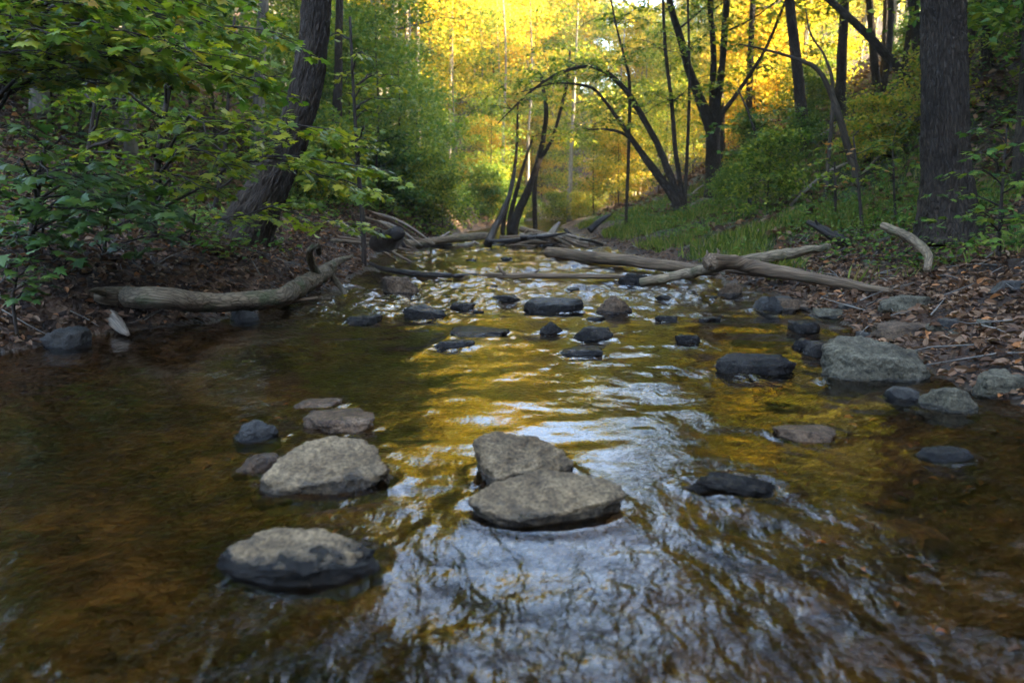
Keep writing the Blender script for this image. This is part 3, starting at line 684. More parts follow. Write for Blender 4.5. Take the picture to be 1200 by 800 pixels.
# ------------------------------------------------------------------ trees
def unit(a): return a / (np.linalg.norm(a) + 1e-9)
class Foliage:
    def __init__(s): s.p = []; s.d = []; s.n = []; s.s = []
    def add(s, p, d, n, sz): s.p.append(p); s.d.append(d); s.n.append(n); s.s.append(sz)
    def mesh(s, name, tpl, mat, org, rng=R):
        v = rng.random(sum(len(a) for a in s.p))
        return leaves(name, tpl, np.concatenate(s.p), np.concatenate(s.d), np.concatenate(s.n), np.concatenate(s.s), mat, v, org, rng)
def clump(fo, rng, c, k, sx, sz, size):
    p = c + rng.normal(size=(k, 3)) * np.array([sx, sx, sz])
    d = rng.normal(size=(k, 3)) * np.array([1, 1, .45]) + np.array([0, 0, -.25])
    n = rng.normal(size=(k, 3)) * .55 + np.array([0, 0, 1])
    fo.add(p, d, n, size * rng.uniform(.65, 1.25, k))
def canopy(tb, fo, rng, trunk, z0, z1, n, L, size, k=26, up=.5, sx=.3, sub=4, bias=None, rscale=.35, prof=True):
    """limbs off a trunk polyline (xyz r), leaf clumps along their branches"""
    tz = trunk[:, 2]
    for i_ in range(n):
        f = (i_ + rng.random()) / n; z = z0 + (z1 - z0) * f
        P0 = np.array([np.interp(z, tz, trunk[:, c]) for c in range(4)])
        az = i_ * 2.4 + rng.uniform(-.5, .5)
        hd = np.array([math.cos(az), math.sin(az), 0])
        if bias is not None: hd = unit(hd + np.array([bias[0], bias[1], 0]))
        ln = L * rng.uniform(.7, 1.15) * ((1.05 - .65 * f) if prof else 1)
        e = up + rng.uniform(-.2, .25)
        pts = [P0[:3]]; d = unit(hd + np.array([0, 0, e]))
        for q in range(5):
            d = unit(d + rng.normal(size=3) * .16 + np.array([0, 0, -.05])); pts.append(pts[-1] + d * ln / 5)
        pts = np.array(pts); r0 = max(P0[3] * rscale, .008)
        tb.add(pts, np.linspace(r0, r0 * .25, 6), 6, cap=False)
        for s_ in range(sub):
            t = .3 + .7 * (s_ + rng.random()) / sub; x = t * 5; a = min(int(x), 4); b0 = pts[a] + (pts[a + 1] - pts[a]) * (x - a)
            sd = unit(np.cross(d, [0, 0, 1])) * (1 if s_ % 2 else -1)
            dd = unit(sd * rng.uniform(.5, 1) + d * .7 + rng.normal(size=3) * .25)
            l2 = ln * .42 * rng.uniform(.6, 1.1) * (1.15 - .5 * t)
            mid = b0 + dd * l2 * .5 + np.array([0, 0, rng.uniform(-.05, .12) * l2]); en = b0 + dd * l2
            tb.add([b0, mid, en], [r0 * .3, r0 * .2, r0 * .08], 5, cap=False)
            clump(fo, rng, mid, k // 2, sx * .8, sx * .3, size); clump(fo, rng, en, k, sx, sx * .35, size)
            if k > 14: clump(fo, rng, (b0 + mid) / 2 + rng.normal(size=3) * .2, k // 3, sx, sx * .35, size)
        clump(fo, rng, pts[-1], k, sx, sx * .35, size)
def spray(tb, fo, rng, p0, p1, r0=.012, size=.085, arch=.12, width=.34, gap=.11, density=1.0):
    """flat layered spray: a branch with side twigs carrying leaves in one plane"""
    p0, p1 = np.asarray(p0, float), np.asarray(p1, float); L = np.linalg.norm(p1 - p0)
    mid = (p0 + p1) / 2 + np.array([0, 0, arch * L]) + rng.normal(size=3) * .05 * L
    P = smooth_path(np.array([p0, mid, p1 + np.array([0, 0, -.04 * L])]), 10)
    P[1:-1] += rng.normal(size=(8, 3)) * .012 * L
    tb.add(P, np.linspace(r0, r0 * .22, 10), 6, cap=False)
    n = max(4, int(L * .78 / gap))
    for q in range(n):
        t = .2 + .8 * (q + rng.random() * .5) / n; x = t * 9; a = min(int(x), 8); b0 = P[a] + (P[a + 1] - P[a]) * (x - a)
        d = unit(P[a + 1] - P[a]); sd = unit(np.cross(d, [0, 0, 1.0])) * (1 if q % 2 else -1)
        l2 = max(.08, width * L * (math.sin(min(t * 1.25, 1) * 2.4) * .8 + .2) * rng.uniform(.6, 1.15)); l2 = min(l2, .75)
        dd = unit(sd + d * rng.uniform(.5, 1.0) + np.array([0, 0, rng.uniform(-.22, .12)]))
        en = b0 + dd * l2 + np.array([0, 0, -.06 * l2])
        tb.add([b0, (b0 + en) / 2 + [0, 0, .02], en], [r0 * .3, r0 * .22, r0 * .1], 4, cap=False)
        m = max(3, int(l2 / (size * .62) * 2 * density)); tq = rng.uniform(.15, 1.08, m)
        pp = b0 + (en - b0) * tq[:, None] + rng.normal(size=(m, 3)) * np.array([.02, .02, .018])
        s2 = np.cross(dd, [0, 0, 1.0]) * np.where(np.arange(m) % 2, 1, -1)[:, None]
        dirs = dd * rng.uniform(.3, 1.2, (m, 1)) + s2 * rng.uniform(.4, 1, (m, 1)) + np.stack([np.zeros(m), np.zeros(m), rng.uniform(-.55, .05, m)], -1)
        fo.add(pp, dirs, rng.normal(size=(m, 3)) * .32 + np.array([0, 0, 1]), size * rng.uniform(.6, 1.25, m))
def px_trunk(pts, Y, H=None, n=40, dY=0.0):
    """rows (u, v, diameter px) at depth Y; extended upward to height H"""
    P = []
    for q, row in enumerate(pts):
        u, v, d = row[:3]; yy = row[3] if len(row) > 3 else Y
        p = aty(u, v, yy); P.append((*p, d / 2 / F * (p - CAM).dot(FW)))
    P = np.array(P)
    gzb = float(gz(P[0, 0], P[0, 1])) - .08
    if P[0, 2] > gzb:
        P = np.vstack([[P[0, 0], P[0, 1], gzb, P[0, 3] * 1.05], P])
    else: P[0, 2] = gzb
    if H and P[-1, 2] < H:
        d = P[-1, :3] - P[-2, :3]; d = d / max(d[2], .05); d[:2] = np.clip(d[:2], -.35, .35)
        r0 = P[-1, 3]; zz = P[-1, 2]
        for s_ in (.35, .7, 1.0):
            dz = (H - zz) * s_; P = np.vstack([P, [*(P[len(P) - 1, :3] * 0 + np.array([P[-1, 0], P[-1, 1], 0]) + np.array([d[0] * (zz + dz - P[-1, 2]), d[1] * (zz + dz - P[-1, 2]), zz + dz])), r0 * (1 - .85 * s_)]])
    return smooth_path(P, n)
def tree(name, trunks, label, mat, leafmat, Y=10., H=None, cat="tree", crown=None, sides=14, lump=.08, flare=None, seed=1, group=None, sprays=(), leaf=.12, tpl=QUAD, twigmat=None, n=40, spray_r=.012, spray_size=.09, bare=False, ridge=0.0):
    rng = np.random.default_rng(seed)
    Ps = [px_trunk(t, Y, H, n) for t in trunks]
    org = Ps[0][0, :3].copy(); root = empty(name, org, label, cat, group)
    for q, P in enumerate(Ps):
        T = Tubes(); T.add(P[:, :3] + (rng.normal(size=(n, 3)) * P[:, 3:4] * .05 if n < 60 else 0), P[:, 3], sides, lump, flare=flare if q == 0 else None, seed=float(seed) + q, ridge=ridge)
        link("trunk", T.mesh("trunk", mat, org), root)
    tb, fo = Tubes(), Foliage()
    if crown:
        for P in Ps: canopy(tb, fo, rng, P, **crown)
    for p0, p1 in sprays: spray(tb, fo, rng, p0, p1, r0=spray_r, size=spray_size)
    if tb.V: link("branches", tb.mesh("branches", twigmat or BARK_TWIG, org), root)
    if fo.p and not bare: link("crown", fo.mesh("crown", tpl, leafmat, org, rng), root)
    return root

# big trees of the photo -------------------------------------------------
tree("leaning_tree", [[(283, 296, 64), (298, 252, 50), (330, 190, 41), (352, 130, 36), (364, 75, 34), (372, 0, 32), (378, -110, 30), (392, -280, 26)]],
     "dark leaning tree with a thick bare trunk on the left bank", BARK_DARK, LEAF_MID, 7.6, 15, sides=180, lump=.08, flare=(.3, .2, 3), seed=21, n=420, ridge=.011,
     crown=dict(z0=6.5, z1=14.5, n=12, L=3.0, size=.15, k=36, sx=.42, sub=4, bias=(-.9, 0)))
tree("large_tree", [[(1110, 268, 56), (1109, 200, 50), (1107, 120, 48), (1106, 0, 45), (1104, -200, 42)]],
     "massive straight tree with deeply ridged dark bark on the right bank", BARK_OAK, LEAF_MID, 7.4, 17, sides=200, lump=.05, flare=(.25, .4, 4), seed=22, n=520, ridge=.012,
     crown=dict(z0=4.7, z1=16, n=24, L=4.0, size=.16, k=44, sx=.45, sub=5, bias=(.55, -.35)))
twin = tree("twin_tree", [[(836, 212, 18.7), (835, 175, 16.15), (833, 150, 14.45), (812, 95, 10.2), (797, 45, 8.5), (782, -10, 7.65), (770, -80, 6.8)], [(838, 190, 12.75), (838, 140, 10.2), (846, 80, 7.65), (852, 0, 6.8), (858, -80, 5.95)],
                   [(836, 165, 10.2), (835, 120, 8.5), (836, 60, 6.8), (832, 0, 5.95), (834, -70, 5.1)], [(841, 150, 6.8), (862, 112, 5.1), (884, 80, 4.25), (905, 40, 3.4)]],
     "dark multi-stemmed tree forking low behind the grassy right bank", BARK_DARK, LEAF_YELLOW, 16.5, 9.5, seed=23,
     crown=dict(z0=4.2, z1=9.4, n=7, L=1.9, size=.13, k=26, sx=.4, bias=(.5, 0)))
arch = tree("arching_tree", [[(797, 240, 9.36), (775, 180, 7.8), (752, 135, 7.02), (735, 108, 6.24), (712, 86, 5.46), (688, 78, 4.29), (655, 86, 3.51), (625, 105, 2.73), (600, 128, 1.95), (583, 145, 1.17)],
                      [(792, 235, 7.8), (765, 195, 6.24), (742, 165, 5.46), (726, 142, 4.68), (700, 108, 3.51), (682, 100, 2.73), (650, 98, 1.95), (610, 108, 1.17)],
                      [(790, 238, 6.24), (757, 190, 4.68), (735, 160, 3.9), (712, 152, 3.12), (690, 152, 1.56)],
                      [(738, 112, 3.9), (732, 70, 3.12), (722, 30, 2.34), (712, -20, 1.95)],
                      [(800, 236, 6.24), (792, 180, 5.46), (787, 120, 4.68), (780, 60, 3.9), (776, -20, 3.12)], [(803, 232, 4.68), (806, 160, 3.9), (808, 90, 3.12), (806, 0, 2.73)]],
     "arching tree with several thin dark stems curving left over the stream", BARK_DARK, LEAF_YELLOW, 15.0, None, seed=24, sides=10, n=46)
tree("broken_tree", [[(1003, 205, 10.5), (990, 160, 8.25), (976, 115, 6.75), (958, 82, 5.25), (930, 68, 3.75), (895, 58, 2.62), (866, 52, 1.5)], [(976, 115, 4.5), (968, 70, 3.0), (950, 40, 2.25), (944, 10, 1.5)]],
     "broken leaning grey tree with a peeled pale base on the right slope", BARK_BROWN, LEAF_MID, 11.5, None, seed=25, sides=10)
tree("leaning_tree", [[(1077, 114, 9), (1050, 78, 10), (1020, 45, 9), (985, 12, 8), (950, -20, 7), (900, -70, 6)]],
     "thin dark tree leaning left from the top of the right slope", BARK_DARK, LEAF_MID, 12.0, None, seed=26, sides=10)
def straight(u0, v0, u1, v1, d, Y, H, label, mat, leafm, seed, **kw):
    cr = dict(z0=H * .45, z1=H * .97, n=10, L=2.4, size=.15, k=34, sx=.42); cr.update(kw)
    return tree("tall_tree", [[(u0, v0, d * 1.25), (u0 * .6 + u1 * .4, v0 * .6 + v1 * .4, d), (u1, v1, d * .85)]], label, mat, leafm, Y, H, seed=seed, crown=cr, group=None)
straight(946, 185, 925, 0, 13, 15, 11, "dark trunked tree with a slight left lean behind the broken tree", BARK_DARK, LEAF_YELLOW, 31)
straight(983, 150, 990, -10, 12, 17, 12, "straight dark tree just right of the broken tree's base", BARK_DARK, LEAF_YELLOW, 32)
straight(1028, 120, 1018, -10, 9, 18, 12, "slender dark tree left of the massive tree, behind the leaning tree", BARK_DARK, LEAF_GOLD, 33)
straight(1081, 100, 1068, -10, 13, 14, 12, "dark tree close against the left side of the massive trunk", BARK_DARK, LEAF_GOLD, 34)
straight(1158, 112, 1153, -10, 11, 12.5, 12, "slim dark tree right of the massive tree on the slope", BARK_DARK, LEAF_MID, 35)
straight(1140, 60, 1139, -10, 8, 16, 12, "thinner tree just right of the massive trunk near the top border", BARK_DARK, LEAF_MID, 36)
straight(875, 190, 882, 0, 8, 19, 11, "thin straight tree right of the multi-stemmed tree", BARK_DARK, LEAF_YELLOW, 37)
straight(1196, 220, 1205, 40, 16, 8.6, 12, "dark tree cut by the right border of the photo", BARK_DARK, LEAF_MID, 38, z0=4.6, n=18, L=3.6, k=44, bias=(0, -.5))
ivy = tree("forked_tree", [[(604, 258, 11.2), (622, 215, 8.8), (634, 175, 6.4), (640, 130, 5.6), (634, 90, 4.0)], [(628, 205, 5.6), (648, 160, 4.0), (664, 100, 4.0), (668, 60, 2.8)], [(598, 255, 6.4), (612, 200, 4.0), (625, 160, 2.4)], [(590, 262, 5.6), (604, 190, 4.0), (607, 120, 2.4)]],
     "dark forked tree rising behind the log jam in midstream", BARK_DARK, LEAF_YELLOW, 18.5, None, seed=27, sides=10)
straight(48, 150, 46, 20, 20, 9.5, 13, "mottled grey tree at the left border of the photo", BARK_GREY, LEAF_MID, 41)
straight(152, 150, 148, 20, 12, 10.5, 13, "slim pale grey tree right of the mottled grey tree", BARK_PALE, LEAF_MID, 42)
straight(300, 195, 308, 20, 14, 11.5, 13, "grey tree just left of the dark leaning tree", BARK_GREY, LEAF_MID, 43)
straight(108, 150, 112, 0, 13, 11, 13, "dark tree between the two grey trees at the left", BARK_DARK, LEAF_MID, 44)
straight(72, 160, 66, 0, 9, 12, 12, "thin dark tree beside the mottled grey tree", BARK_DARK, LEAF_MID, 45)
straight(395, 160, 398, -10, 10, 14, 12, "dark tree directly behind the leaning trunk, showing on its right", BARK_DARK, LEAF_MID, 46)
straight(461, 165, 463, 0, 8, 27, 12, "sunlit pale tree on the left hillside above the green thicket", BARK_PALE, LEAF_GOLD, 47, z0=6)
straight(452, 150, 453, 0, 6, 30, 13, "thin sunlit tree left of the sunlit pale tree", BARK_PALE, LEAF_GOLD, 48, z0=7)
straight(475, 160, 477, 0, 6, 28, 12, "thin sunlit tree right of the sunlit pale tree", BARK_PALE, LEAF_GOLD, 49, z0=6)
straight(489, 160, 490, 20, 4, 29, 12, "very thin sunlit tree, rightmost of the sunlit trunks on the left hillside", BARK_PALE, LEAF_GOLD, 50, z0=6)
straight(667, 240, 671, 150, 5, 27, 9, "white barked slender tree in the gap behind the log jam", BARK_PALE, LEAF_YELLOW, 51, z0=4)

# prototypes for the wood behind ------------------------------------------
def proto(name, seed, H, r, crown, bark, leafm, label, group, cat="tree"):
    rng = np.random.default_rng(seed)
    w = np.cumsum(rng.normal(size=(8, 2)) * .045 * H / 8, axis=0)
    P = smooth_path(np.array([(w[q, 0], w[q, 1], -.3 + (H + .3) * q / 7, r * (1 - .9 * q / 7)) for q in range(8)]), 18)
    root = empty(name, (0, 0, 0), label, cat, group)
    T = Tubes(); T.add(P[:, :3], P[:, 3], 9, .08, seed=float(seed)); link("trunk", T.mesh("trunk", bark, (0, 0, 0)), root)
    tb, fo = Tubes(), Foliage(); canopy(tb, fo, rng, P, **crown)
    link("branches", tb.mesh("branches", BARK_TWIG, (0, 0, 0)), root)
    link("crown", fo.mesh("crown", QUAD, leafm, (0, 0, 0), rng), root)
    return root
G_FAR = "sunlit trees of the far slope"; L_GOLD = "tall golden leaved tree on the sunlit far slope"; L_YEL = "tall yellow green tree on the sunlit far slope"
talls = []
for q in range(3):
    talls.append(proto("tall_tree", 300 + q, 13 + q, .13, dict(z0=2.5 + q, z1=13 + q, n=30, L=3.4, size=.19, k=44, sx=.5, sub=5), [BARK_PALE, BARK_GREY, BARK_DARK][q], LEAF_GOLD, L_GOLD, G_FAR))
tally = [proto("tall_tree", 310 + q, 12 + q, .12, dict(z0=2.5, z1=12 + q, n=28, L=3.2, size=.18, k=44, sx=.5, sub=5), [BARK_GREY, BARK_DARK][q], LEAF_YELLOW, L_YEL, G_FAR) for q in range(2)]
G_UND = "leafy understorey trees in the valley"
unds = [proto("understorey_tree", 320 + q, 5.2 + q * .6, .045, dict(z0=.7, z1=5 + q * .6, n=20, L=2.1, size=.13, k=26, sx=.36, up=.35), BARK_DARK, [LEAF_MID, LEAF_YELLOW, LEAF_MID][q], "x", G_UND) for q in range(3)]
ung = proto("understorey_tree", 325, 5.6, .045, dict(z0=.7, z1=5.4, n=22, L=2.0, size=.13, k=34, sx=.34, up=.35), BARK_DARK, LEAF_GOLD, "x", G_UND)
sl_ = [proto("slender_tree", 360 + q, 11 + q, .055 + .02 * q, dict(z0=6.5, z1=11 + q, n=10, L=1.7, size=.14, k=26, sx=.35), [BARK_GREY, BARK_DARK, BARK_PALE][q], [LEAF_YELLOW, LEAF_YELLOW, LEAF_GOLD][q], "x", "x") for q in range(3)]
G_SH = "leafy shrubs of the valley floor"
shr = [proto("shrub", 330 + q, 1.7 + .3 * q, .02, dict(z0=.1, z1=1.6 + .3 * q, n=18, L=1.0, size=.10, k=26, sx=.2, up=.7), BARK_DARK, [LEAF_MID, LEAF_YELLOW][q], "x", G_SH, "shrub") for q in range(2)]
tl = [proto("tall_tree", 340 + q, 13 + q * 1.5, .14, dict(z0=5, z1=13 + q * 1.5, n=20, L=3.2, size=.17, k=44, sx=.48, sub=5), [BARK_GREY, BARK_DARK][q], LEAF_MID, "x", "x") for q in range(2)]
used = set()
def put(p, x, y, s, label=None, group=None):
    loc = drop(x, y, -.05); rz = rg.uniform(0, 6.28)
    if id(p) not in used:
        used.add(id(p)); p.location = loc; p.rotation_euler = (0, 0, rz); p.scale = (s, s, s)
        if label: p["label"] = label
        if group: p["group"] = group
        return p
    return copy_tree(p, loc, rz, s, label, group)
def uy(u, Y): return (u - 600) / F * Y * 1.0
# far sunlit slope
npl = 0; placed = []
while npl < 105:
    Y = rg.uniform(27, 74); u = rg.uniform(330, 1130) - (Y < 42) * 90; x = uy(u, Y) * 1.0
    if abs(x - float(np.interp(Y, LY, LX)) - 1) < 2.2 and Y < 40: continue
    if Y < 40 and 610 < u < 720: continue
    if any((x - a) ** 2 + (Y - b) ** 2 < 4.0 for a, b in placed): continue
    placed.append((x, Y)); npl += 1
    gold = rg.random() < (.6 if u > 560 or Y > 40 else .5)
    s = rg.uniform(.75, 1.1)
    pr = rg.choice(talls if gold else tally); Hp = 14.5
    el = 15.2 + rg.uniform(0, 2.2) + 14 * min(1, max(0, abs(u - 690) - 110) / 280)
    if 712 < u < 792: el = 12.8 + rg.uniform(0, 1.4)
    s = max(.4, min(s, (CH + Y * math.tan(rad(el)) - float(gz(x, Y))) / Hp))
    put(pr, x, Y, s, L_GOLD if gold else L_YEL, G_FAR)
# understorey along the valley
def band(n, protos, u0, u1, y0, y1, s0, s1, lab, grp, clear=1.2):
    k = 0; tries = 0
    while k < n and tries < 4000:
        tries += 1
        Y = rg.uniform(y0, y1); x = uy(rg.uniform(u0, u1), Y); a, b = edges(Y)
        if a - clear < x < b + clear: continue
        put(rg.choice(protos), x, Y, rg.uniform(s0, s1), lab, grp); k += 1
band(17, [unds[0], unds[2]], 330, 575, 15, 24, .42, .72, "bushy green understorey tree in the thicket on the left hillside", G_UND, .8)
band(20, [unds[1], ung], 560, 740, 25, 44, .5, .8, "bushy yellow green understorey tree behind the log jam", G_UND, .4)
band(13, [unds[1], ung], 720, 960, 19, 30, .45, .75, "bushy yellow green understorey tree behind the grassy right bank", G_UND, 2.2)
band(20, [unds[0], unds[2]], -60, 330, 9, 19, .6, 1.0, "bushy dark green understorey tree in the shaded wood on the left", G_UND, 1.6)
band(8, [unds[0], unds[1]], 900, 1260, 12, 20, .3, .55, "bushy green understorey tree on the shaded slope at the right", G_UND, 4.5)
band(16, tl, -200, 400, 14, 34, .8, 1.1, "tall green tree in the shaded wood on the left", "tall trees of the shaded left wood", 3)
band(3, tl, 1000, 1180, 17, 28, .7, .9, "tall green tree on the shaded right slope", "tall trees of the shaded right slope", 6)
for u_, Y_ in ((1190, 10.5), (1265, 8.8), (1345, 7.4), (1160, 12.5)):
    put(unds[0], uy(u_, Y_), Y_, .85, "bushy green understorey tree on the shaded slope at the right", G_UND)
band(9, [shr[1]], 650, 705, 25, 33, .35, .6, "leafy yellow green shrub in the gap between the dark forked tree and the arching tree", G_SH, -.9)
band(10, shr, 570, 655, 21, 30, .35, .6, "leafy shrub at the bend of the stream behind the log jam", G_SH, -.15)
band(9, shr, 430, 585, 14, 21, .45, .8, "leafy shrub on the bank just left of the log jam", G_SH, .05)
band(14, sl_[:2], 830, 1190, 14, 30, .7, 1.1, "slender upright tree on the right slope against the golden light", "slender trees of the right slope", 2.6)
band(20, sl_, 40, 560, 11, 30, .8, 1.1, "slender upright tree in the wood on the left hillside", "slender trees of the left hillside", 2.2)
band(8, sl_[2:], 560, 780, 27, 40, .7, 1.0, "slender pale tree in the glowing gap beyond the log jam", "slender trees beyond the log jam", .6)
band(14, shr, 330, 560, 11, 20, .5, .9, "leafy shrub at the foot of the left hillside", G_SH, .5)
band(7, shr, 560, 640, 18, 27, .5, .9, "leafy shrub beyond the log jam", G_SH, .2)
band(10, shr, 800, 1080, 11, 20, .35, .7, "low leafy shrub on the grassy right bank", G_SH, 2.2)

# near left understorey maples and shrubs ----------------------------------
def maple(base, trunk_px, Y, spr, label, seed, leafm=LEAF_MAPLE, size=.095, name="maple_sapling", r=.014, bark=BARK_TWIG, group=None, cat="sapling"):
    rng = np.random.default_rng(seed)
    P = px_trunk(trunk_px, Y, None, 24); org = P[0, :3].copy()
    root = empty(name, org, label, cat, group)
    T = Tubes(); T.add(P[:, :3], P[:, 3], 9, .06, seed=float(seed)); link("trunk", T.mesh("trunk", bark, org), root)
    tb, fo = Tubes(), Foliage()
    for (u, v, yy) in spr:
        e = aty(u, v, yy); d = np.linalg.norm(P[:, :3] - e, axis=1)
        zt = e[2] - .22 * np.linalg.norm(P[-1, :2] - e[:2]); i_ = int(np.argmin(np.abs(P[:, 2] - zt)))
        spray(tb, fo, rng, P[i_, :3], e, r0=r, size=size)
    link("branches", tb.mesh("branches", BARK_TWIG, org), root); link("foliage", fo.mesh("foliage", MAPLE, leafm, org, rng), root)
    return root
def fan(rng, u0, u1, v0, v1, y0, y1, n): return [(rng.uniform(u0, u1), rng.uniform(v0, v1), rng.uniform(y0, y1)) for _ in range(n)]
r1 = random.Random(3)
maple(0, [(180, 265, 8), (186, 180, 7), (200, 90, 6), (215, -20, 5), (225, -120, 3)], 6.3,
      [(440, 212, 6.0), (455, 188, 6.2), (400, 150, 6.2), (270, 190, 5.4), (250, 148, 5.3), (300, 60, 5.8), (330, 85, 6.6), (120, 150, 5.6), (150, 205, 5.6), (240, 215, 5.6), (90, 95, 5.6), (230, 60, 5.2), (430, 255, 7.0)],
      "yellow green maple sapling spreading leafy sprays across the leaning trunk", 61, LEAF_LIME)
maple(0, [(-40, 300, 9), (-30, 150, 8), (-10, 30, 7), (10, -80, 5), (15, -160, 3)], 4.9,
      [(260, 62, 4.5), (300, 80, 4.8), (215, 32, 4.3), (190, 70, 4.4), (150, 20, 4.1), (100, 55, 4.2), (245, 12, 4.6), (330, 25, 5.0), (60, 25, 3.9), (120, 95, 4.6), (180, -25, 4.2), (60, 90, 4.8), (20, 45, 4.0), (90, -30, 4.0), (280, -20, 4.8)],
      "green maple sapling hanging its leaves across the top left corner", 62, size=.10)
maple(0, [(95, 260, 6), (100, 200, 5), (110, 130, 4), (122, 60, 3)], 7.6,
      fan(r1, 20, 230, 110, 225, 6.8, 8.2, 14), "green maple sapling in the dark wood behind the top left sprays", 63)
maple(0, [(250, 250, 6), (262, 190, 5), (268, 110, 4), (275, 20, 3)], 9.0,
      fan(r1, 180, 340, 20, 200, 8.2, 10, 16), "green maple sapling behind the leaning trunk at its left", 64)
maple(0, [(425, 262, 6), (420, 200, 5), (415, 120, 4), (410, 20, 3)], 9.6,
      fan(r1, 380, 470, 30, 250, 8.8, 10.5, 16), "bright green maple sapling right of the leaning trunk", 65, LEAF_LIME)
maple(0, [(35, 315, 8), (38, 270, 7), (45, 220, 6), (55, 165, 4)], 5.2,
      [(150, 205, 4.9), (205, 238, 5.0), (160, 245, 4.7), (120, 190, 5.2), (90, 165, 4.8), (20, 190, 4.6), (-20, 230, 4.6), (70, 250, 4.6), (110, 265, 4.7), (20, 280, 4.5), (60, 290, 4.6), (-10, 150, 4.8), (60, 200, 4.4), (130, 225, 4.5), (175, 220, 5.3)],
      "dark green broad leaved shrub at the left border above the bank", 66, LEAF_DARK, .115, "shrub", .012, cat="shrub")
maple(0, [(122, 300, 5), (124, 270, 4), (128, 240, 3)], 5.7,
      [(190, 262, 5.5), (220, 250, 5.7), (80, 255, 5.4), (150, 240, 5.5), (100, 285, 5.3), (175, 285, 5.4), (215, 275, 5.8)],
      "dark green shrub on a thin stem above the curved left log", 67, LEAF_DARK, .10, "shrub", .008, cat="shrub")
maple(0, [(222, 285, 4), (226, 265, 3), (230, 240, 2)], 6.6,
      [(270, 265, 6.4), (200, 250, 6.4), (255, 280, 6.3), (240, 245, 6.6), (275, 290, 6.5), (190, 270, 6.4)],
      "small green shrub at the foot of the leaning trunk", 68, LEAF_MID, .085, "shrub", .006, cat="shrub")
maple(0, [(15, 352, 4), (18, 335, 3), (20, 310, 2)], 4.4,
      [(60, 318, 4.3), (-5, 325, 4.2), (45, 345, 4.2), (20, 300, 4.3), (55, 335, 4.3)], "small dark green plant low on the bank at the left border", 69, LEAF_DARK, .095, "shrub", .006, cat="shrub")
# right bank saplings
maple(0, [(1170, 300, 5), (1172, 260, 4), (1176, 200, 3), (1180, 150, 2)], 6.2,
      [(1085, 225, 6.4), (1120, 200, 6.0), (1150, 180, 5.8), (1210, 170, 5.8), (1100, 250, 6.0), (1150, 245, 5.8), (1215, 215, 5.8), (1130, 150, 6.2), (1190, 130, 6.0), (1215, 255, 5.6), (1160, 275, 5.6)],
      "green sapling in front of the massive trunk's right side", 71, LEAF_MID, .085, r=.008)
maple(0, [(1010, 270, 5), (1008, 240, 4), (1003, 190, 3), (1000, 160, 2)], 8.8,
      [(960, 172, 8.6), (1060, 168, 8.6), (1045, 195, 8.4), (975, 205, 8.4), (1075, 190, 8.8), (1010, 150, 8.8), (950, 200, 9.0)],
      "slim green sapling left of the massive trunk", 72, LEAF_MAPLE, .085, r=.006)
maple(0, [(1050, 262, 4), (1048, 230, 3), (1046, 170, 2)], 9.2,
      [(1020, 165, 9.2), (1080, 160, 9.0), (1070, 215, 9.0), (1030, 205, 9.2), (1060, 140, 9.3)], "small green sapling close to the left of the massive trunk", 73, LEAF_MID, .085, r=.006)
maple(0, [(978, 265, 3), (979, 230, 3), (978, 190, 2)], 9.6, [(950, 190, 9.6), (1000, 195, 9.5), (965, 215, 9.4)], "bare stemmed young sapling above the dark snag", 74, LEAF_MAPLE, .075, r=.005)
maple(0, [(880, 215, 4), (888, 180, 3), (880, 140, 3), (865, 105, 2)], 13.0,
      [(840, 150, 12.6), (920, 140, 12.6), (935, 165, 12.4), (850, 175, 12.6), (905, 120, 12.8), (870, 135, 12.2), (940, 125, 12.8)], "green sapling with flat sprays below the dark trunks of the right slope", 75, LEAF_MID, .11, r=.008)
# leafy twigs on the arching tree, real branches of it
def dress(root, spots, leafm, size, seed, Y, spread=1.0, per=6, tpl=OVAL):
    rng = np.random.default_rng(seed); tb, fo = Tubes(), Foliage(); org = np.array(root.location)
    for u, v in spots:
        p = aty(u, v, Y)
        for q in range(per):
            a = rng.uniform(0, 6.28); e = p + np.array([math.cos(a), math.sin(a), rng.uniform(-.25, .45)]) * rng.uniform(.5, 1.1) * spread
            spray(tb, fo, rng, p, e, r0=.007, size=size, gap=.14)
    link("branches", tb.mesh("branches", BARK_TWIG, org), root); link("crown", fo.mesh("crown", tpl, leafm, org, rng), root)
dress(ivy, [(634, 175), (640, 130), (634, 90), (664, 100), (668, 60), (625, 160), (607, 120), (648, 160)], LEAF_YELLOW, .11, 82, 18.5, 1.2, 4)
dress(twin, [(797, 45), (782, 0), (846, 60), (858, 0), (905, 40), (884, 80), (834, 20), (812, 95), (862, 112)], LEAF_YELLOW, .11, 83, 16.5, 1.3, 4)
dress(arch, [(600, 128), (640, 95), (680, 78), (712, 86), (722, 30), (712, -10), (690, 152), (735, 108), (650, 98), (752, 135), (787, 120), (780, 60), (806, 60), (776, 0), (806, 0)], LEAF_YELLOW, .10, 81, 15.0, 1.1, 5)

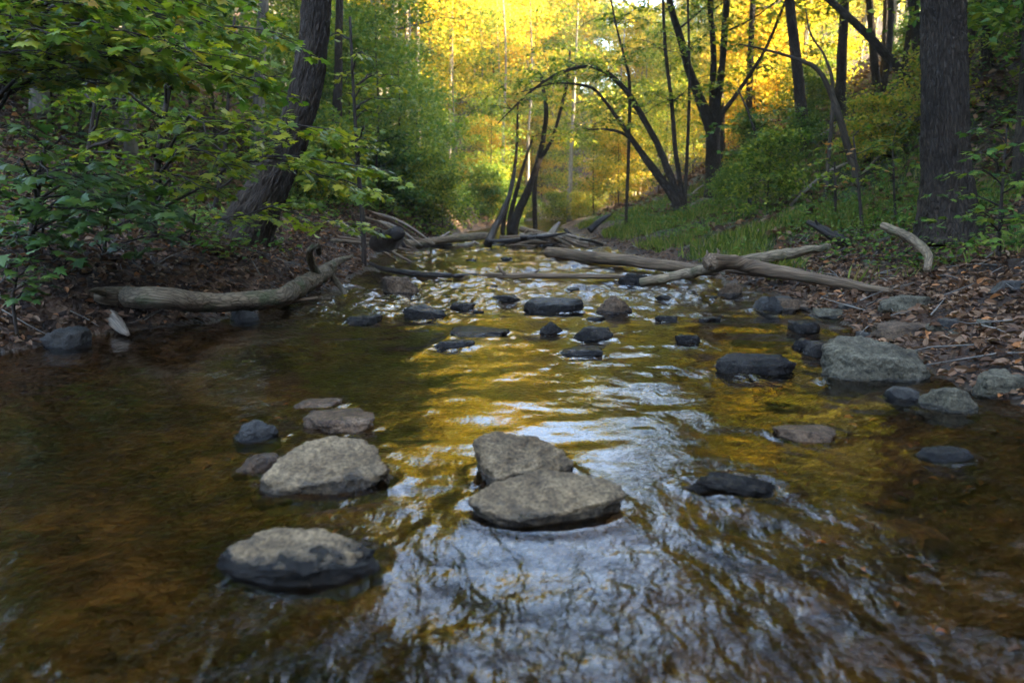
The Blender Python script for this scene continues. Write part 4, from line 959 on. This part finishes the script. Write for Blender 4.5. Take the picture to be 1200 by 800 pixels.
# ------------------------------------------------------------------ ground stuff
def scatter(n, x0, x1, y0, y1, keep, rng):
    x = rng.uniform(x0, x1, n * 4); y = y0 + (y1 - y0) * rng.random(n * 4) ** 1.35
    a, b = edges(y); m = keep(x, y, a - x, x - b, rng); x, y = x[m][:n], y[m][:n]
    return x, y
rng = np.random.default_rng(77)
x, y = scatter(64000, -7.5, 8.5, 2.4, 17, lambda x, y, sl, sr, r: ((sl > .04) | (sr > .02)) & (np.maximum(sl, sr) < 5) & ((sl > 0) | (y < 9.0) | (r.random(len(x)) < .22)) & (fbm(x * 1.3, y * 1.3, 2., 2) > -.95), rng)
n = len(x); z = gz(x, y) + rng.uniform(.002, .03, n)
d = rng.normal(size=(n, 3)) * np.array([1, 1, .28]); nr_ = rng.normal(size=(n, 3)) * .42 + np.array([0, 0, 1])
me = leaves("leaf_litter", DRY, np.stack([x, y, z], -1), d, nr_, rng.uniform(.028, .08, n), LEAF_DRY, None, (0, 0, 0), rng)
tag(link("leaf_litter", me), "brown fallen leaves covering both banks", "leaves", kind="stuff")
x, y = scatter(46000, 1.4, 8.0, 6.2, 20, lambda x, y, sl, sr, r: (sr > .25) & (sr < 4.4) & (fbm(x * .8, y * .8, 4.0, 3) + .28 > r.random(len(x)) * .8) & (r.random(len(x)) < sst(6, 9.5, y)), rng)
n = len(x); h = rng.uniform(.06, .2, n) * (1 + .5 * vn(x * 1.2, y * 1.2, 6.)) 
me = leaves("grass", BLADE, np.stack([x, y, gz(x, y)], -1), rng.normal(size=(n, 3)) * .35 + np.array([0, 0, 1]), rng.normal(size=(n, 3)) + np.array([0, -1, .2]), h, GRASS, None, (0, 0, 0), rng)
tag(link("grass", me), "short green grass on the right bank", "grass", kind="stuff")
def cover(n, x0, x1, y0, y1, keep, hmax, size, mat, nm, lab):
    x, y = scatter(n, x0, x1, y0, y1, keep, rng); n = len(x)
    z = gz(x, y) + rng.uniform(.02, hmax, n) * (.6 + .6 * np.clip(vn(x * .9, y * .9, 8.) + .5, 0, 1))
    me = leaves(nm, OVAL, np.stack([x, y, z], -1), rng.normal(size=(n, 3)) * np.array([1, 1, .3]), rng.normal(size=(n, 3)) * .35 + np.array([0, -.15, 1]), size * rng.uniform(.6, 1.3, n), mat, None, (0, 0, 0), rng)
    tag(link(nm, me), lab, "plants", kind="stuff")
pat = lambda x, y, t, k: fbm(x * .7, y * .7, k, 3) > t
cover(17000, 1.4, 10, 6.2, 20, lambda x, y, sl, sr, r: (sr > .5) & pat(x, y, -.05, 11.) & ((y > 8) | (sr > 1.0)), .26, .055, LEAF_MID, "ground_cover", "low leafy herbs growing over the right bank and slope")
cover(26000, -14, 0, 4.6, 28, lambda x, y, sl, sr, r: (sl > .55) & pat(x, y, .02, 15.), .32, .065, LEAF_MID, "ground_cover", "low leafy herbs growing over the left bank and slope")
cover(14000, -5, 6, 14.5, 36, lambda x, y, sl, sr, r: (np.maximum(sl, sr) > .08) & (sl > -.3), .5, .10, LEAF_MID, "ground_cover", "low leafy herbs at the bend of the stream behind the log jam")
x = rng.uniform(-3.2, 2.4, 2600); y = 1.1 + 5 * rng.random(2600) ** 1.3; a, b = edges(y); m = (x > a + .1) & (x < b - .1) & (fbm(x * 1.5, y * 1.5, 3., 2) > .25); x, y = x[m], y[m]; n = len(x)
me = leaves("sunken_leaves", DRY, np.stack([x, y, gz(x, y) + .008], -1), rng.normal(size=(n, 3)) * np.array([1, 1, .1]), rng.normal(size=(n, 3)) * .2 + np.array([0, 0, 1]), rng.uniform(.02, .055, n), LEAF_DRY, None, (0, 0, 0), rng)
tag(link("sunken_leaves", me), "brown leaves sunk on the bed of the stream", "leaves", kind="stuff")
# fallen leaves on the slopes further back, and fine twigs on the banks
x, y = scatter(22000, -16, 16, 9, 30, lambda x, y, sl, sr, r: (np.maximum(sl, sr) > 1.2), rng); n = len(x)
me = leaves("leaf_litter", DRY, np.stack([x, y, gz(x, y) + .02], -1), rng.normal(size=(n, 3)) * np.array([1, 1, .3]), rng.normal(size=(n, 3)) * .4 + np.array([0, 0, 1]), rng.uniform(.10, .2, n), LEAF_DRY, None, (0, 0, 0), rng)
tag(link("leaf_litter", me), "brown fallen leaves on the wooded slopes", "leaves", kind="stuff")
T = Tubes()
for k in range(420):
    yy = rng.uniform(3.5, 13); a, b = edges(yy); xx = float(a) - rng.uniform(.1, 2.6) if k % 2 else float(b) + rng.uniform(.1, 2.6)
    an = rng.uniform(0, 6.28); L = rng.uniform(.12, .5); p0 = drop(xx, yy, .025); p1 = drop(xx + math.cos(an) * L, yy + math.sin(an) * L, rng.uniform(.02, .09))
    T.add([p0, (p0 + p1) / 2 + rng.normal(size=3) * .02, p1], [.005, .004, .002], 5, cap=False, seed=float(k % 9))
tag(link("twig_litter", T.mesh("twig_litter", BARK_GREY)), "fine dead twigs strewn over the leaves of both banks", "twigs", kind="stuff")

# ------------------------------------------------------------------ light
SUN_EL, SUN_AZ = 29.0, 98.0      # azimuth clockwise from +Y
w = bpy.data.worlds.new("World"); scene.world = w; w.use_nodes = True
nt = w.node_tree; bg = nt.nodes["Background"]
sky = nt.nodes.new("ShaderNodeTexSky"); sky.sky_type = 'NISHITA'; sky.sun_disc = False
sky.sun_elevation = rad(SUN_EL); sky.sun_rotation = rad(SUN_AZ); sky.dust_density = 1.6; sky.air_density = 1.0
tint = nt.nodes.new("ShaderNodeMix"); tint.data_type = 'RGBA'; tint.blend_type = 'MULTIPLY'; tint.inputs[0].default_value = 1
tint.inputs[7].default_value = (.98, .965, .94, 1)
nt.links.new(sky.outputs[0], tint.inputs[6]); nt.links.new(tint.outputs[2], bg.inputs[0]); bg.inputs[1].default_value = 0.15
sd = bpy.data.lights.new("sun", 'SUN'); sd.energy = 5.0; sd.angle = rad(0.6); sd.color = (1.0, .83, .56)
so = bpy.data.objects.new("sun", sd); COL.objects.link(so)
dv = Vector((math.sin(rad(SUN_AZ)) * math.cos(rad(SUN_EL)), math.cos(rad(SUN_AZ)) * math.cos(rad(SUN_EL)), math.sin(rad(SUN_EL))))
so.rotation_euler = dv.to_track_quat('Z', 'Y').to_euler(); so.location = (0, -10, 30)

vs = scene.view_settings
vs.view_transform = 'Standard'; vs.look = 'None'; vs.gamma = 1.0; vs.exposure = 4.15; vs.use_curve_mapping = False
scene.render.engine = 'CYCLES'
cy = scene.cycles
cy.use_denoising = True; cy.denoiser = 'OPENIMAGEDENOISE'
cy.max_bounces = 7; cy.diffuse_bounces = 3; cy.glossy_bounces = 3; cy.transmission_bounces = 4; cy.transparent_max_bounces = 12
cy.sample_clamp_indirect = 6.0; cy.caustics_reflective = False

# ------------------------------------------------------------------ air of the valley
hb = bmesh.new(); bmesh.ops.create_cube(hb, size=1.0)
zt_ = 62.0
for v in hb.verts: v.co = Vector((v.co.x * 270, 32 + v.co.y * 240, -2.0 + (v.co.z + .5) * (zt_ + 2)))
hm = bpy.data.meshes.new("haze"); hb.to_mesh(hm); hb.free()
m, t, out, N = M("haze_air")
pv = N("VolumePrincipled", Density=0.0011); pv.inputs["Color"].default_value = (.92, .89, .80, 1); pv.inputs["Anisotropy"].default_value = 0.3
t.links.new(pv.outputs[0], out.inputs["Volume"]); hm.materials.append(m)
tag(link("haze", hm), "thin pale air softening the far trees", "haze", kind="stuff")
cy.volume_bounces = 0
